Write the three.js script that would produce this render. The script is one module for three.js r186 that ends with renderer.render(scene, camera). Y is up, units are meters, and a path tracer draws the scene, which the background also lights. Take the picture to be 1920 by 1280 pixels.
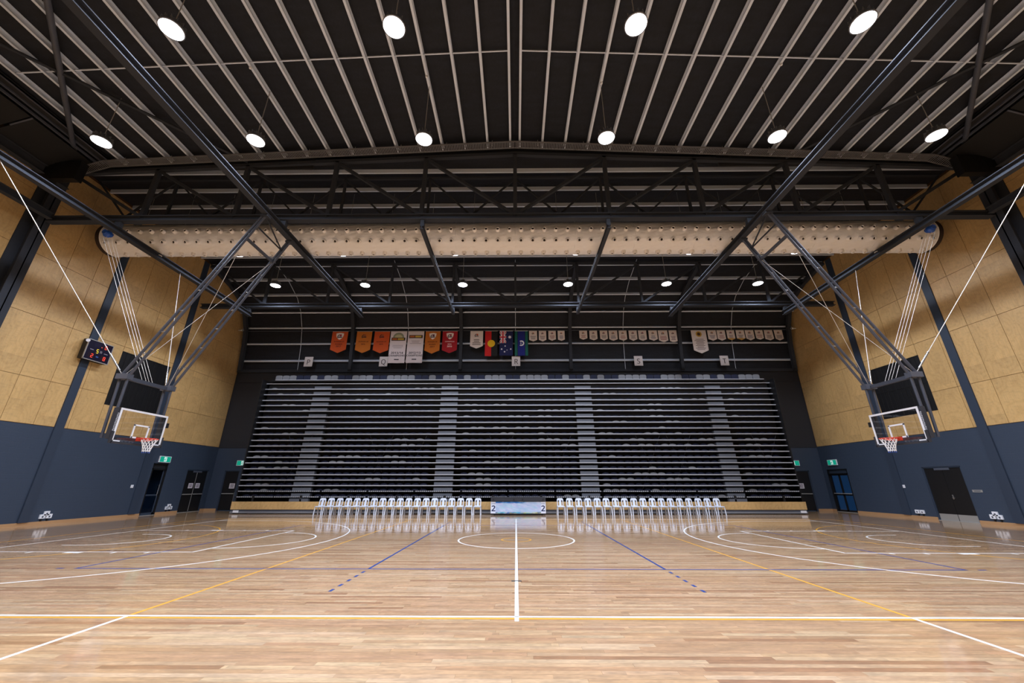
import * as THREE from 'three';
import { mergeGeometries } from 'three/addons/utils/BufferGeometryUtils.js';

// ---------- camera, exposure (world: x right, y up, the hall runs towards -z; F = distance in front of the lens) ----------
const scene = new THREE.Scene();
const renderer = new THREE.WebGLRenderer({ antialias: true });
renderer.toneMapping = THREE.LinearToneMapping;
renderer.toneMappingExposure = 1.0;
renderer.shadowMap.enabled = true;
const camera = new THREE.PerspectiveCamera(82.09, 1.5, 0.1, 200);
camera.position.set(-0.006, 1.62, 0);
camera.lookAt(-0.006 - 0.0093 * Math.cos(0.3485) * 10, 1.62 + Math.sin(0.3485) * 10, -Math.cos(0.3485) * 10);
scene.background = new THREE.Color(0x2a4a68);           // dusk sky, seen only through the glass door on the right
const LAMP = 220, LAMP_FAR = 125;                       // candela of the high-bay lamps
const WX = 20.2, FC = 13.5, FT = 13.65, FT2 = 22.2, FEND = 27.35, FBACK = -4;

// ---------- helpers ----------
let seed = 20240; const rnd = () => { seed = (seed + 0x6d2b79f5) | 0; let t = Math.imul(seed ^ (seed >>> 15), 1 | seed); t = (t + Math.imul(t ^ (t >>> 7), 61 | t)) ^ t; return ((t ^ (t >>> 14)) >>> 0) / 4294967296; };
const hash = (a, b) => { let t = Math.imul(a * 374761393 + b * 668265263 + 1274126177, 1103515245); t ^= t >>> 13; t = Math.imul(t, 1274126177); return ((t ^ (t >>> 16)) >>> 0) / 4294967296; };
const V = (x, y, F) => new THREE.Vector3(x, y, -F);
const taken = {};
const numbered = (n) => { const k = taken[n] = (taken[n] ?? -1) + 1; return k ? n + '_' + String(k).padStart(3, '0') : n; };
function box(x0, x1, y0, y1, F0, F1) { const g = new THREE.BoxGeometry(Math.abs(x1 - x0), Math.abs(y1 - y0), Math.abs(F1 - F0)); g.translate((x0 + x1) / 2, (y0 + y1) / 2, -(F0 + F1) / 2); return g; }
function bar(a, b, w, h, up) {                          // box from a to b; w across, h along «up»
  const d = b.clone().sub(a), L = d.length(), z = d.clone().normalize();
  const u = (up || new THREE.Vector3(0, 1, 0)).clone(); if (Math.abs(z.dot(u)) > 0.98) u.set(1, 0, 0);
  const x = u.clone().cross(z).normalize(), y = z.clone().cross(x);
  const g = new THREE.BoxGeometry(w, h, L); g.applyMatrix4(new THREE.Matrix4().makeBasis(x, y, z)); g.translate((a.x + b.x) / 2, (a.y + b.y) / 2, (a.z + b.z) / 2); return g;
}
function rod(a, b, r, n = 8, r2 = r) {
  const d = b.clone().sub(a), g = new THREE.CylinderGeometry(r2, r, d.length(), n);
  g.applyQuaternion(new THREE.Quaternion().setFromUnitVectors(new THREE.Vector3(0, 1, 0), d.clone().normalize())); g.translate((a.x + b.x) / 2, (a.y + b.y) / 2, (a.z + b.z) / 2); return g;
}
function ibeam(a, b, w, h, t = 0.02) {                  // rolled steel section from a to b, flanges flat
  const up = new THREE.Vector3(0, h / 2 - t / 2, 0);
  return join(bar(a, b, t * 0.8, h - 2 * t), bar(a.clone().add(up), b.clone().add(up), w, t), bar(a.clone().sub(up), b.clone().sub(up), w, t));
}
function join(...list) { const gs = list.flat().map((g) => { const n = g.index ? g.toNonIndexed() : g; for (const k of Object.keys(n.attributes)) if (!['position', 'normal', 'uv'].includes(k)) n.deleteAttribute(k); return n; }); return mergeGeometries(gs); }
function uvBox(g, s = 1, ox = 0, oy = 0) {              // uv in metres, from the side each face points to
  const p = g.attributes.position, n = g.attributes.normal, uv = new Float32Array(p.count * 2);
  for (let i = 0; i < p.count; i++) {
    const ax = Math.abs(n.getX(i)), ay = Math.abs(n.getY(i)), az = Math.abs(n.getZ(i));
    const [u, v] = ax > ay && ax > az ? [p.getZ(i), p.getY(i)] : ay > az ? [p.getX(i), p.getZ(i)] : [p.getX(i), p.getY(i)];
    uv[2 * i] = u * s + ox; uv[2 * i + 1] = v * s + oy;
  }
  g.setAttribute('uv', new THREE.BufferAttribute(uv, 2)); return g;
}
function prism(pts, depth) {                            // extrude a list of [x, y] along z
  const s = new THREE.Shape(pts.map(([x, y]) => new THREE.Vector2(x, y)));
  return new THREE.ExtrudeGeometry(s, { depth, bevelEnabled: false });
}
function thing(name, label, category, base = [0, 0, 0], group) {
  const o = new THREE.Group(); o.name = numbered(name); o.position.set(base[0], base[1], -base[2]); scene.add(o);
  o.userData = { label, category }; if (group) o.userData.group = group; o.userData.made = true; return o;
}
function part(name, g, m, parent, label) {              // geometry in world coordinates; parent is a thing, or a part of one
  const o = new THREE.Mesh(g, m); o.name = name; parent.add(o);
  if (parent.userData.made) o.position.copy(parent.position).negate();
  if (label) o.userData.label = label;
  return o;
}
function struct(name) { const o = new THREE.Group(); o.name = name; o.userData = { kind: 'structure' }; scene.add(o); return o; }
function copyOf(src, base, label) { const c = src.clone(); c.name = numbered(src.name.replace(/_\d{3}$/, '')); c.position.set(base[0], base[1], -base[2]); c.userData = { ...src.userData, label }; scene.add(c); return c; }
const ORD = ['first', 'second', 'third', 'fourth', 'fifth', 'sixth', 'seventh', 'eighth', 'ninth', 'tenth', 'eleventh', 'twelfth', 'thirteenth', 'fourteenth', 'fifteenth', 'sixteenth', 'seventeenth', 'eighteenth', 'nineteenth', 'twentieth'];

// ---------- textures ----------
function vnoise(x, y, s, per = 0) { const xi = Math.floor(x), yi = Math.floor(y), fx = x - xi, fy = y - yi, w = (t) => t * t * (3 - 2 * t), m = (a) => per ? ((a % per) + per) % per : a; const h = (a, b) => hash(m(a) + s * 57, m(b) + s * 131); const u = w(fx), v = w(fy); return (h(xi, yi) * (1 - u) + h(xi + 1, yi) * u) * (1 - v) + (h(xi, yi + 1) * (1 - u) + h(xi + 1, yi + 1) * u) * v; }
function dataTex(w, h, f, srgb = true) {
  const d = new Uint8Array(w * h * 4);
  for (let y = 0; y < h; y++) for (let x = 0; x < w; x++) { const c = f(x / w, y / h), i = (y * w + x) * 4; d[i] = Math.min(255, c[0]); d[i + 1] = Math.min(255, c[1]); d[i + 2] = Math.min(255, c[2]); d[i + 3] = 255; }
  const t = new THREE.DataTexture(d, w, h); t.magFilter = THREE.LinearFilter; t.minFilter = THREE.LinearMipmapLinearFilter; t.generateMipmaps = true; t.wrapS = t.wrapT = THREE.RepeatWrapping; if (srgb) t.colorSpace = THREE.SRGBColorSpace; t.needsUpdate = true; return t;
}
function canvasTex(w, h, draw) { const c = document.createElement('canvas'); c.width = w; c.height = h; draw(c.getContext('2d'), w, h); const t = new THREE.CanvasTexture(c); t.colorSpace = THREE.SRGBColorSpace; t.anisotropy = 4; return t; }
const grainTex = dataTex(512, 128, (u, v) => {          // hardwood strip: fine streaks along u
  const a = vnoise(u * 12, v * 64, 1, 0), b = vnoise(u * 40, v * 128, 2), c = vnoise(u * 4, v * 16, 3);
  const s = 226 + (a - 0.5) * 34 + (b - 0.5) * 22 + (c - 0.5) * 22; return [s, s * 0.985, s * 0.965];
});
const plyTex = dataTex(512, 1024, (u, v) => {           // rotary-cut veneer: long wavy cathedral figure
  const w = vnoise(u * 4, v * 3, 5) * 3.2 + vnoise(u * 9, v * 8, 6) * 0.9;
  const r = Math.sin((u * 5 + w) * 9.0) * 0.5 + 0.5, f = vnoise(u * 140, v * 12, 7), g = vnoise(u * 3, v * 2, 8), k = vnoise(u * 26, v * 60, 9);
  const s = 1 - 0.028 * Math.pow(r, 3) - 0.06 * f - 0.07 * g - 0.06 * Math.pow(k, 4);
  return [218 * s, 180 * s * (1 - 0.01 * r), 120 * s * (1 - 0.03 * r)];
});
const blockBump = dataTex(256, 256, (u, v) => {         // painted blockwork: faint courses of 0.2 m (texture covers 0.8 m)
  const cy = (v * 4) % 1, row = Math.floor(v * 4), cx = (u * 2 + (row % 2) * 0.5) % 1;
  const j = (cy < 0.05 || cx < 0.025) ? 0 : 1, n = vnoise(u * 60, v * 60, 11); const s = 150 * j + 60 + n * 40; return [s, s, s];
}, false);
const clothBump = dataTex(512, 256, (u, v) => { const a = vnoise(u * 10, v * 22 + u * 6, 21), b = vnoise(u * 30, v * 40, 22); const s = 200 * a + 50 * b; return [s, s, s]; }, false);
const deckTex = dataTex(256, 256, (u, v) => { const a = vnoise(u * 8, v * 40, 31), b = vnoise(u * 90, v * 60, 32); const s = 16 + a * 8 + b * 7; return [s * 0.86, s * 1.03, s * 1.4]; });

// ---------- materials ----------
const std = (c, roughness = 0.6, metalness = 0, more = {}) => new THREE.MeshStandardMaterial({ color: c, roughness, metalness, ...more });
const paint = (c) => new THREE.MeshPhysicalMaterial({ color: c, roughness: 0.4, clearcoat: 0.6, clearcoatRoughness: 0.1 });   // court lines lie under the floor varnish
const M = {
  steel: new THREE.MeshPhysicalMaterial({ color: 0x36393f, roughness: 0.88, specularIntensity: 0.3 }), steelGrey: std(0x555a66, 0.4, 0.2), purlin: std(0xd6e0ef, 0.55, 0.05), deck: new THREE.MeshStandardMaterial({ map: deckTex, roughness: 0.8 }),
  navy: std(0x344051, 0.55, 0, { bumpMap: blockBump, bumpScale: 0.003 }), navyPlain: std(0x303b4b, 0.5), dark: std(0x1b1c20, 0.7), black: std(0x0e0e10, 0.5),
  flank: std(0x24262c, 0.7), ply: new THREE.MeshStandardMaterial({ map: plyTex, roughness: 0.45 }), joint: std(0x5a3f22, 0.9),
  base: std(0xb58d64, 0.45), cloth: std(0xe6e3df, 0.85, 0, { bumpMap: clothBump, bumpScale: 0.03 }), nozzle: std(0xebe6e0, 0.7), nozzleHole: std(0x2e241d, 0.9), ringDark: std(0x2b1c15, 0.7),
  galv: std(0xb5b3ae, 0.45, 0.5), chrome: std(0xcfd2d6, 0.25, 0.9), cable: std(0xd9d4cc, 0.4, 0.3), white: std(0xe9ebf0, 0.45), plastic: std(0xd3dae6, 0.4),
  red: std(0xd23a22, 0.4), net: std(0xf1f1f1, 0.8), blueTip: std(0x2d4fa0, 0.8), pad: std(0x2a2c33, 0.7), mast: std(0x4a4f5b, 0.4, 0.2),
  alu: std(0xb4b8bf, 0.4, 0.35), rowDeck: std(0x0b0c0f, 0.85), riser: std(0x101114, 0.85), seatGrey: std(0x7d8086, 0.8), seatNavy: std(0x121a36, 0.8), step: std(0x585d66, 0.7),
  lampShell: std(0x8e9096, 0.4, 0.6), glow: new THREE.MeshStandardMaterial({ color: 0xffffff, emissive: 0xf2f6ff, emissiveIntensity: 9 }),
  blue: std(0x1c4fa8, 0.35), grille: std(0x0c0d0f, 0.7), paper: std(0xd8d4d6, 0.8),
  glass: new THREE.MeshPhysicalMaterial({ color: 0xffffff, roughness: 0.02, transmission: 1, thickness: 0, ior: 1.5 }),
  doorGlass: new THREE.MeshPhysicalMaterial({ color: 0xb5c6d6, roughness: 0.03, transmission: 1, thickness: 0, ior: 1.5 }),
  lineWhite: paint(0xf2f2f0), lineYellow: paint(0xe0a430), lineBlue: paint(0x063c8a), lineDark: paint(0x22323c),
};
const floorMat = new THREE.MeshPhysicalMaterial({ map: grainTex, vertexColors: true, roughness: 0.4, clearcoat: 1, clearcoatRoughness: 0.085 });

// ---------- floor: every hardwood strip is geometry; the nearest ones are parts, the rest one mesh ----------
const floor = struct('floor');
part('subfloor', box(-WX - 0.2, WX + 0.2, -0.3, -0.02, FBACK, FEND + 0.6), std(0x2c2018, 0.9), floor);
{
  const tones = [[0.838, 0.684, 0.516], [0.869, 0.733, 0.571], [0.808, 0.645, 0.48], [0.879, 0.752, 0.597], [0.828, 0.669, 0.503], [0.793, 0.624, 0.461], [0.848, 0.703, 0.543], [0.717, 0.537, 0.38]].map((c) => new THREE.Color().setRGB(c[0], c[1], c[2], THREE.SRGBColorSpace));
  const W = 0.082, planks = [];
  for (let r = 0, F = FBACK; F < FEND; r++, F += W) {
    let x = -WX - rnd() * 2.5;
    while (x < WX) { const L = 0.6 + rnd() * rnd() * 4.2, x0 = Math.max(x, -WX), x1 = Math.min(x + L, WX); const q = rnd(), t = tones[Math.floor(q < 0.94 ? q / 0.94 * 7 : 7)]; if (x1 - x0 > 0.02) planks.push({ x0, x1, F0: F, F1: Math.min(F + W, FEND), t, k: 0.95 + rnd() * 0.08, h: (rnd() - 0.5) * 0.07, ou: rnd(), ov: rnd() }); x += L; }
  }
  const emit = (out, p) => {
    const g = 0.0007, x0 = p.x0 + g, x1 = p.x1 - g, z0 = -p.F0 - g, z1 = -p.F1 + g, B = -0.012;
    const quad = (a, b, c, d, n) => { for (const q of [a, b, c, a, c, d]) { out.p.push(...q); out.n.push(...n); out.c.push(p.t.r * p.k * (1 + p.h * 0.4), p.t.g * p.k, p.t.b * p.k * (1 + p.h)); out.u.push(q[0] * 0.7 + p.ou, q[2] * 0.7 + p.ov); } };
    quad([x0, 0, z0], [x1, 0, z0], [x1, 0, z1], [x0, 0, z1], [0, 1, 0]);
    quad([x0, B, z0], [x1, B, z0], [x1, 0, z0], [x0, 0, z0], [0, 0, 1]); quad([x1, B, z1], [x0, B, z1], [x0, 0, z1], [x1, 0, z1], [0, 0, -1]);
    quad([x1, B, z0], [x1, B, z1], [x1, 0, z1], [x1, 0, z0], [1, 0, 0]); quad([x0, B, z1], [x0, B, z0], [x0, 0, z0], [x0, 0, z1], [-1, 0, 0]);
  };
  const geo = (o) => { const g = new THREE.BufferGeometry(); g.setAttribute('position', new THREE.Float32BufferAttribute(o.p, 3)); g.setAttribute('normal', new THREE.Float32BufferAttribute(o.n, 3)); g.setAttribute('color', new THREE.Float32BufferAttribute(o.c, 3)); g.setAttribute('uv', new THREE.Float32BufferAttribute(o.u, 2)); return g; };
  const seen = planks.filter((p) => p.F0 > 4.0 && p.x1 > -1.32 * p.F0 && p.x0 < 1.32 * p.F0).sort((a, b) => a.F0 - b.F0 || a.x0 - b.x0).slice(0, 300), near = new Set(seen);
  const rest = { p: [], n: [], c: [], u: [] };
  for (const p of planks) if (near.has(p)) { const o = { p: [], n: [], c: [], u: [] }; emit(o, p); part(numbered('plank'), geo(o), floorMat, floor); } else emit(rest, p);
  part('hardwood_strips', geo(rest), floorMat, floor).userData.kind = 'stuff';
}
// court markings, painted on the boards
{
  const Y0 = 0.0005, coat = new Map([[M.lineYellow, 0.0018], [M.lineBlue, 0.0022], [M.lineWhite, 0.0026], [M.lineDark, 0.003]]), Y1 = (m) => coat.get(m);   // later coats of paint lie over earlier ones
  const line = (name, m, x0, x1, F0, F1) => part(numbered(name), box(x0, x1, Y0, Y1(m), F0, F1), m, floor);
  const alongX = (name, m, F, x0, x1, w = 0.05) => line(name, m, x0, x1, F - w / 2, F + w / 2);
  const alongF = (name, m, x, F0, F1, w = 0.05) => line(name, m, x - w / 2, x + w / 2, F0, F1);
  const arc = (name, m, cx, cF, R, a0, a1, w = 0.05, n = 72) => {
    const s = new THREE.Shape(); s.absarc(0, 0, R + w / 2, a0, a1, false); s.absarc(0, 0, R - w / 2, a1, a0, true);
    const g = new THREE.ExtrudeGeometry(s, { depth: Y1(m) - Y0, bevelEnabled: false, curveSegments: n }); g.rotateX(-Math.PI / 2); g.translate(cx, Y0, -cF); return part(numbered(name), g, m, floor);
  };
  const Wt = M.lineWhite, Ye = M.lineYellow, Bl = M.lineBlue;
  alongX('white_sideline', Wt, FC - 7.5, -14, 14); alongX('white_sideline', Wt, FC + 7.5, -14, 14);
  alongX('yellow_sideline', Ye, FC - 7.575, -15.25, 15.25); alongX('yellow_sideline', Ye, FC + 7.575, -15.25, 15.25);
  alongF('white_centre_line', Wt, 0, FC - 7.68, FC + 7.68, 0.055);
  for (const s of [-1, 1]) line('net_post_mark', M.lineDark, -0.09, 0.09, FC + s * 5.5 - 0.028, FC + s * 5.5 + 0.028);
  arc('white_centre_circle', Wt, 0, FC, 1.775, 0, Math.PI * 2); arc('yellow_centre_circle', Ye, 0, FC, 0.45, 0, Math.PI * 2, 0.05, 40);
  for (const s of [-1, 1]) {
    const t = s < 0 ? -Math.PI / 2 : Math.PI / 2;
    alongF('white_baseline', Wt, s * 14, FC - 7.5, FC + 7.5); alongF('yellow_baseline', Ye, s * 15.25, FC - 7.6, FC + 7.6);
    alongF('free_throw_line', Wt, s * 8.2, FC - 2.45, FC + 2.45);
    for (const q of [-1, 1]) {
      alongX('lane_line', Wt, FC + q * 2.425, s * 8.2, s * 14);
      alongX('three_point_straight', Wt, FC + q * 6.575, s * 11.0, s * 14);
      alongX('no_charge_straight', Wt, FC + q * 1.275, s * 12.425, s * 12.8);
      for (const [a, b] of [[12.25, 12.3], [10.95, 11.35], [10.1, 10.15], [9.25, 9.3]]) line('lane_mark', Wt, s * a, s * b, FC + q * 2.45, FC + q * 2.6);
      alongF('blue_attack_line', Bl, s * 3, FC, FC + q * 4.5);
      for (let k = 0; k < 5; k++) alongF('blue_attack_dash', Bl, s * 3, FC + q * (4.7 + 0.35 * k), FC + q * (4.85 + 0.35 * k));
      alongX('blue_service_mark', Bl, FC + q * 4.475, s * 9.25, s * 9.4);
    }
    arc('free_throw_arc', Wt, s * 8.2, FC, 1.775, t, t + Math.PI); arc('three_point_arc', Wt, s * 12.425, FC, 6.725, t + 0.212, t + Math.PI - 0.212, 0.05, 120);
    arc('no_charge_arc', Wt, s * 12.425, FC, 1.275, t, t + Math.PI); arc('yellow_goal_circle', Ye, s * 15.25, FC, 4.9, t, t + Math.PI, 0.05, 100);
    alongF('yellow_third_line', Ye, s * 5.083, FC - 7.47, FC + 7.6); alongF('white_bench_line', Wt, s * 5.083, FC - 9.6, FC - 7.53);
    alongF('blue_end_line', Bl, s * 9, FC - 4.5, FC + 4.5); alongX('blue_sideline', Bl, FC + s * 4.475, -9, 9);
  }
}

// ---------- side walls: painted blockwork below, plywood sheets above, steel columns between ----------
const plyGeos = {};
function plyGeo(w, h, v) {                              // a sheet with eased edges, three grain variants
  const k = [w.toFixed(2), h.toFixed(2), v].join(); if (plyGeos[k]) return plyGeos[k];
  const e = 0.004, D = 0.018, g = join(box(0, D - e, -h / 2, h / 2, -w / 2, w / 2), box(D - e, D, -h / 2 + e, h / 2 - e, -w / 2 + e, w / 2 - e));
  return plyGeos[k] = uvBox(g, 1 / 2.45, v * 0.37, v * 0.21);
}
function sheet(wall, s, F0, F1, y0, y1) {
  const gap = 0.007, w = F1 - F0 - gap * 2, h = y1 - y0 - gap * 2; if (w < 0.1 || h < 0.1) return;
  const o = new THREE.Mesh(plyGeo(w, h, Math.floor(hash(Math.round(F0 * 10) + (s > 0 ? 900 : 0), Math.round(y0 * 10)) * 4)), M.ply); o.name = numbered('plywood_panel');
  o.position.set(s * WX, (y0 + y1) / 2, -(F0 + F1) / 2); if (s > 0) o.rotation.y = Math.PI; wall.add(o);
}
const roofLine = [[13, 15.42], [22.3, 15.42], [24.3, 14.95], [25.6, 14.35], [26.35, 13.6], [26.9, 12.5], [27.2, 11.2], [27.35, 9.35]];
const lineY = (f) => { for (let i = 0; i + 1 < roofLine.length; i++) if (f <= roofLine[i + 1][0]) return roofLine[i][1] + (roofLine[i + 1][1] - roofLine[i][1]) * (f - roofLine[i][0]) / (roofLine[i + 1][0] - roofLine[i][0]); return 9.35; };
function curvedSheet(wall, s, f0, f1, y0, y1) {         // sheet sawn to the curve of the roof
  const a = f0 + 0.007, b = f1 - 0.007, top = []; for (let k = 0; k <= 10; k++) { const f = b + (a - b) * k / 10, y = Math.min(y1 - 0.007, lineY(f) - 0.03); if (y > y0 + 0.03) top.push([f, y]); }
  if (top.length < 2) return; const pts = [[Math.min(...top.map((p) => p[0])), y0 + 0.007], [Math.max(...top.map((p) => p[0])), y0 + 0.007], ...top];
  const g = prism(pts, 0.018); g.rotateY(Math.PI / 2); g.translate(s < 0 ? -WX : WX - 0.018, 0, 0);   // shape (f, y) turns to (-z, y)
  const o = new THREE.Mesh(uvBox(g, 1 / 2.45, 0.3, 0.1), M.ply); o.name = numbered('plywood_panel'); wall.add(o);
}
const openings = { '-1': [[22.7, 23.68, 2.72], [25.2, 26.98, 2.46]], 1: [[18.9, 20.7, 2.4], [25.37, 27.0, 2.5]] };
const vents = { '-1': [18.93, 21.88, 5.3, 8.04], 1: [18.9, 21.82, 4.95, 7.7] };
for (const s of [-1, 1]) {
  const side = s < 0 ? 'left' : 'right', wall = struct('wall_' + side), bb = struct('baseboard_' + side), X0 = s * WX, X1 = s * (WX + 0.25);
  const g = [], gb = []; let F = FBACK;
  for (const [a, b, h] of openings[s]) { g.push(box(X0, X1, 0, 3.95, F, a), box(X0, X1, h, 3.95, a, b)); gb.push([F, a]); F = b; }
  g.push(box(X0, X1, 0, 3.95, F, FEND + 0.3)); gb.push([F, FEND]);
  part('blockwork', uvBox(join(g), 1 / 0.8), M.navy, wall);
  part('sheathing', box(s * (WX + 0.005), X1, 3.95, 16.2, FBACK, FEND + 0.3), M.joint, wall);
  gb.forEach(([a, b]) => { const o = join(box(X0, s * (WX - 0.022), 0, 0.13, a, b), box(X0, s * (WX - 0.03), 0, 0.04, a, b)); part('skirting_length', o, M.base, bb); });
  // columns
  const cols = [[4.9, 5.3, 0.5], [13.15, 13.85, 0.5], [17.2, 17.56, 0.06], [22.0, 22.4, 0.06]];
  cols.forEach(([a, b, d], i) => {
    const xi = s * (WX - d);
    const geo = d > 0.2 ? join(box(X0, xi, 0, 15.1, (a + b) / 2 - 0.02, (a + b) / 2 + 0.02), box(xi, s * (WX - d + 0.03), 0, 15.1, a + 0.12, b - 0.12), box(X0, s * (WX - 0.05), 0, 15.1, a, b)) : box(X0, xi, 0.13, 15.25, a, b);
    part(numbered('column'), geo, i > 1 ? M.navyPlain : M.steel, wall);
  });
  // plywood sheets
  const rows = [3.96, 5.8, 8.28, 10.76, 13.24, 15.3], v = vents[s];
  const bays = [[FBACK, 4.9], [5.3, 13.15], [13.85, 17.2], [17.56, 22.0], [22.4, FEND - 0.05]];
  const cuts = [[], [], [15.26, 16.4], [17.72, 18.93, 20.15, 21.35], [23.6, 24.8, 26.05]];
  bays.forEach(([a, b], i) => {
    let c = cuts[i]; if (i < 2) { c = []; for (let q = b - 1.22; q > a + 0.3; q -= 1.22) c.unshift(q); }
    const e = [a, ...c, b];
    for (let k = 0; k + 1 < e.length; k++) for (let r = 0; r + 1 < rows.length; r++) {
      const f0 = e[k], f1 = e[k + 1], y0 = rows[r], y1 = rows[r + 1];
      if (y1 > 12 && f0 > 22.3) {       // sheets under the curved roof are trimmed to it
        curvedSheet(wall, s, f0, f1, y0, y1); continue;
      }
      if (f0 < v[1] - 0.05 && f1 > v[0] + 0.05 && y0 < v[3] && y1 > v[2]) {          // the grille cuts into these sheets
        if (y0 < v[2] - 0.05) sheet(wall, s, f0, f1, y0, v[2]); if (y1 > v[3] + 0.05) sheet(wall, s, f0, f1, v[3], y1);
        if (f1 > v[1] + 0.05) sheet(wall, s, v[1], f1, Math.max(y0, v[2]), Math.min(y1, v[3])); continue;
      }
      sheet(wall, s, f0, f1, y0, y1);
    }
  });
  // dark return grille
  const gr = thing('wall_grille', 'black louvred grille panel set into the plywood of the ' + side + ' wall', 'grille', [X0, v[2], (v[0] + v[1]) / 2]);
  part('backing', box(s * (WX + 0.004), s * (WX - 0.006), v[2], v[3], v[0], v[1]), M.black, gr);
  for (const yy of [v[2] + 0.015, (v[2] + v[3]) / 2, v[3] - 0.015]) part('cross_bar', box(s * (WX - 0.006), s * (WX - 0.03), yy - 0.015, yy + 0.015, v[0], v[1]), M.grille, gr);
  for (let f = v[0] + 0.02; f < v[1]; f += 0.2415) part('blade', box(s * (WX - 0.006), s * (WX - 0.024), v[2], v[3], f - 0.012, f + 0.012), M.grille, gr);
}
// far wall, behind the seating
{
  const w = struct('wall_front'), y = 9.35, D = [[-19.4, -18.42], [18.3, 19.28]];
  const g = [[-WX, D[0][0]], [D[0][1], D[1][0]], [D[1][1], WX]].map(([a, b]) => box(a, b, 0, 3.9, FEND, FEND + 0.25)); D.forEach(([a, b]) => g.push(box(a, b, 2.45, 3.9, FEND, FEND + 0.25)));
  part('blockwork', uvBox(join(g), 1 / 0.8), M.navy, w);
  part('upper_lining', join(box(-WX, WX, 3.92, 8.45, FEND, FEND + 0.25), box(-WX, WX, 8.47, y, FEND, FEND + 0.25)), M.flank, w);
  part('joint_backing', box(-WX, WX, 3.8, 8.6, FEND + 0.03, FEND + 0.28), M.black, w);
  part('sill_beam', box(-WX + 0.02, WX - 0.02, 9.2, 9.42, FEND - 0.12, FEND + 0.02), M.steel, w);
  const b = struct('baseboard_front'); for (const [x0, x1] of [[-WX, -19.42], [-18.4, 18.28], [19.3, WX]]) part('skirting_length', box(x0, x1, 0, 0.13, FEND - 0.022, FEND), M.base, b);
}
{ const w = struct('wall_back'); part('blockwork', uvBox(box(-WX, WX, 0, 3.95, FBACK - 0.25, FBACK), 1 / 0.8), M.navy, w); part('lining', box(-WX, WX, 3.95, 16.4, FBACK - 0.25, FBACK), M.ply, w); }

// ---------- ceiling: main roof with ridge and purlins along the hall; far bay with purlins across, curving down into the wall ----------
const ceiling = struct('ceiling');
const RY = 15.98, SL = 0.052, roofY = (x) => RY - SL * Math.abs(x);
for (const s of [-1, 1]) part('roof_deck', uvBox(bar(V(0, RY + 0.06, FBACK - 0.2).setX(s * 10.2).setY(roofY(10.2) + 0.06), V(0, 0, FT + 0.05).setX(s * 10.2).setY(roofY(10.2) + 0.06), 20.9, 0.1).applyMatrix4(new THREE.Matrix4().makeTranslation(-s * 10.2, -roofY(10.2), 0)).applyMatrix4(new THREE.Matrix4().makeRotationZ(-s * Math.atan(SL))).applyMatrix4(new THREE.Matrix4().makeTranslation(s * 10.2, roofY(10.2), 0)), 0.25), M.deck, ceiling);
const cee = (d, w, t = 0.007, lip = 0.022) => [[0, 0], [w, 0], [w, lip], [w - t, lip], [w - t, t], [t, t], [t, d - t], [w, d - t], [w, d], [0, d]];
for (let k = 0; k < 18; k++) for (const s of [-1, 1]) {
  const x = 0.21 + k * 1.0, g = prism(cee(0.22, 0.085).map(([a, b]) => [s * -a, b]), FT - 0.1 - FBACK);
  g.translate(s * x + s * 0.04, roofY(x) - 0.225, -(FT - 0.1)); part(numbered('purlin'), g, M.purlin, ceiling);
}
for (const f of [9.4, 0.8]) for (const s of [-1, 1]) part(numbered('bridging_bar'), bar(V(s * 0.2, roofY(0.2) - 0.13, f), V(s * 17.3, roofY(17.3) - 0.13, f), 0.035, 0.035), M.purlin, ceiling);
for (const s of [-1, 1]) {                              // dark eaves strip with perforated acoustic panels
  for (const [x, y] of [[17.75, 14.9], [18.05, 14.86], [18.2, 14.75]]) part(numbered('eaves_rail'), bar(V(s * x, y, FBACK), V(s * x, y, FT - 0.3), 0.06, 0.08), M.steelGrey, ceiling);
  part('eaves_channel', box(s * 17.72, s * 18.1, 14.88, 15.0, FBACK, FT - 0.3), M.dark, ceiling);
  for (let f = FBACK + 0.2; f < 11.5; f += 2.45) {
    part(numbered('acoustic_panel'), bar(V(s * 18.28, 14.66, f + 1.2), V(s * 19.6, 14.1, f + 1.2), 2.36, 0.05, new THREE.Vector3(0, 1, 0)), M.grille, ceiling);
    part(numbered('panel_joint_bar'), bar(V(s * 18.26, 14.64, f), V(s * 19.0, 14.33, f), 0.05, 0.05), M.steelGrey, ceiling);
  }
  part('eaves_beam', ibeam(V(s * 19.6, 13.9, FBACK), V(s * 19.6, 13.9, FT), 0.25, 0.4), M.steel, ceiling);
}
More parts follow.
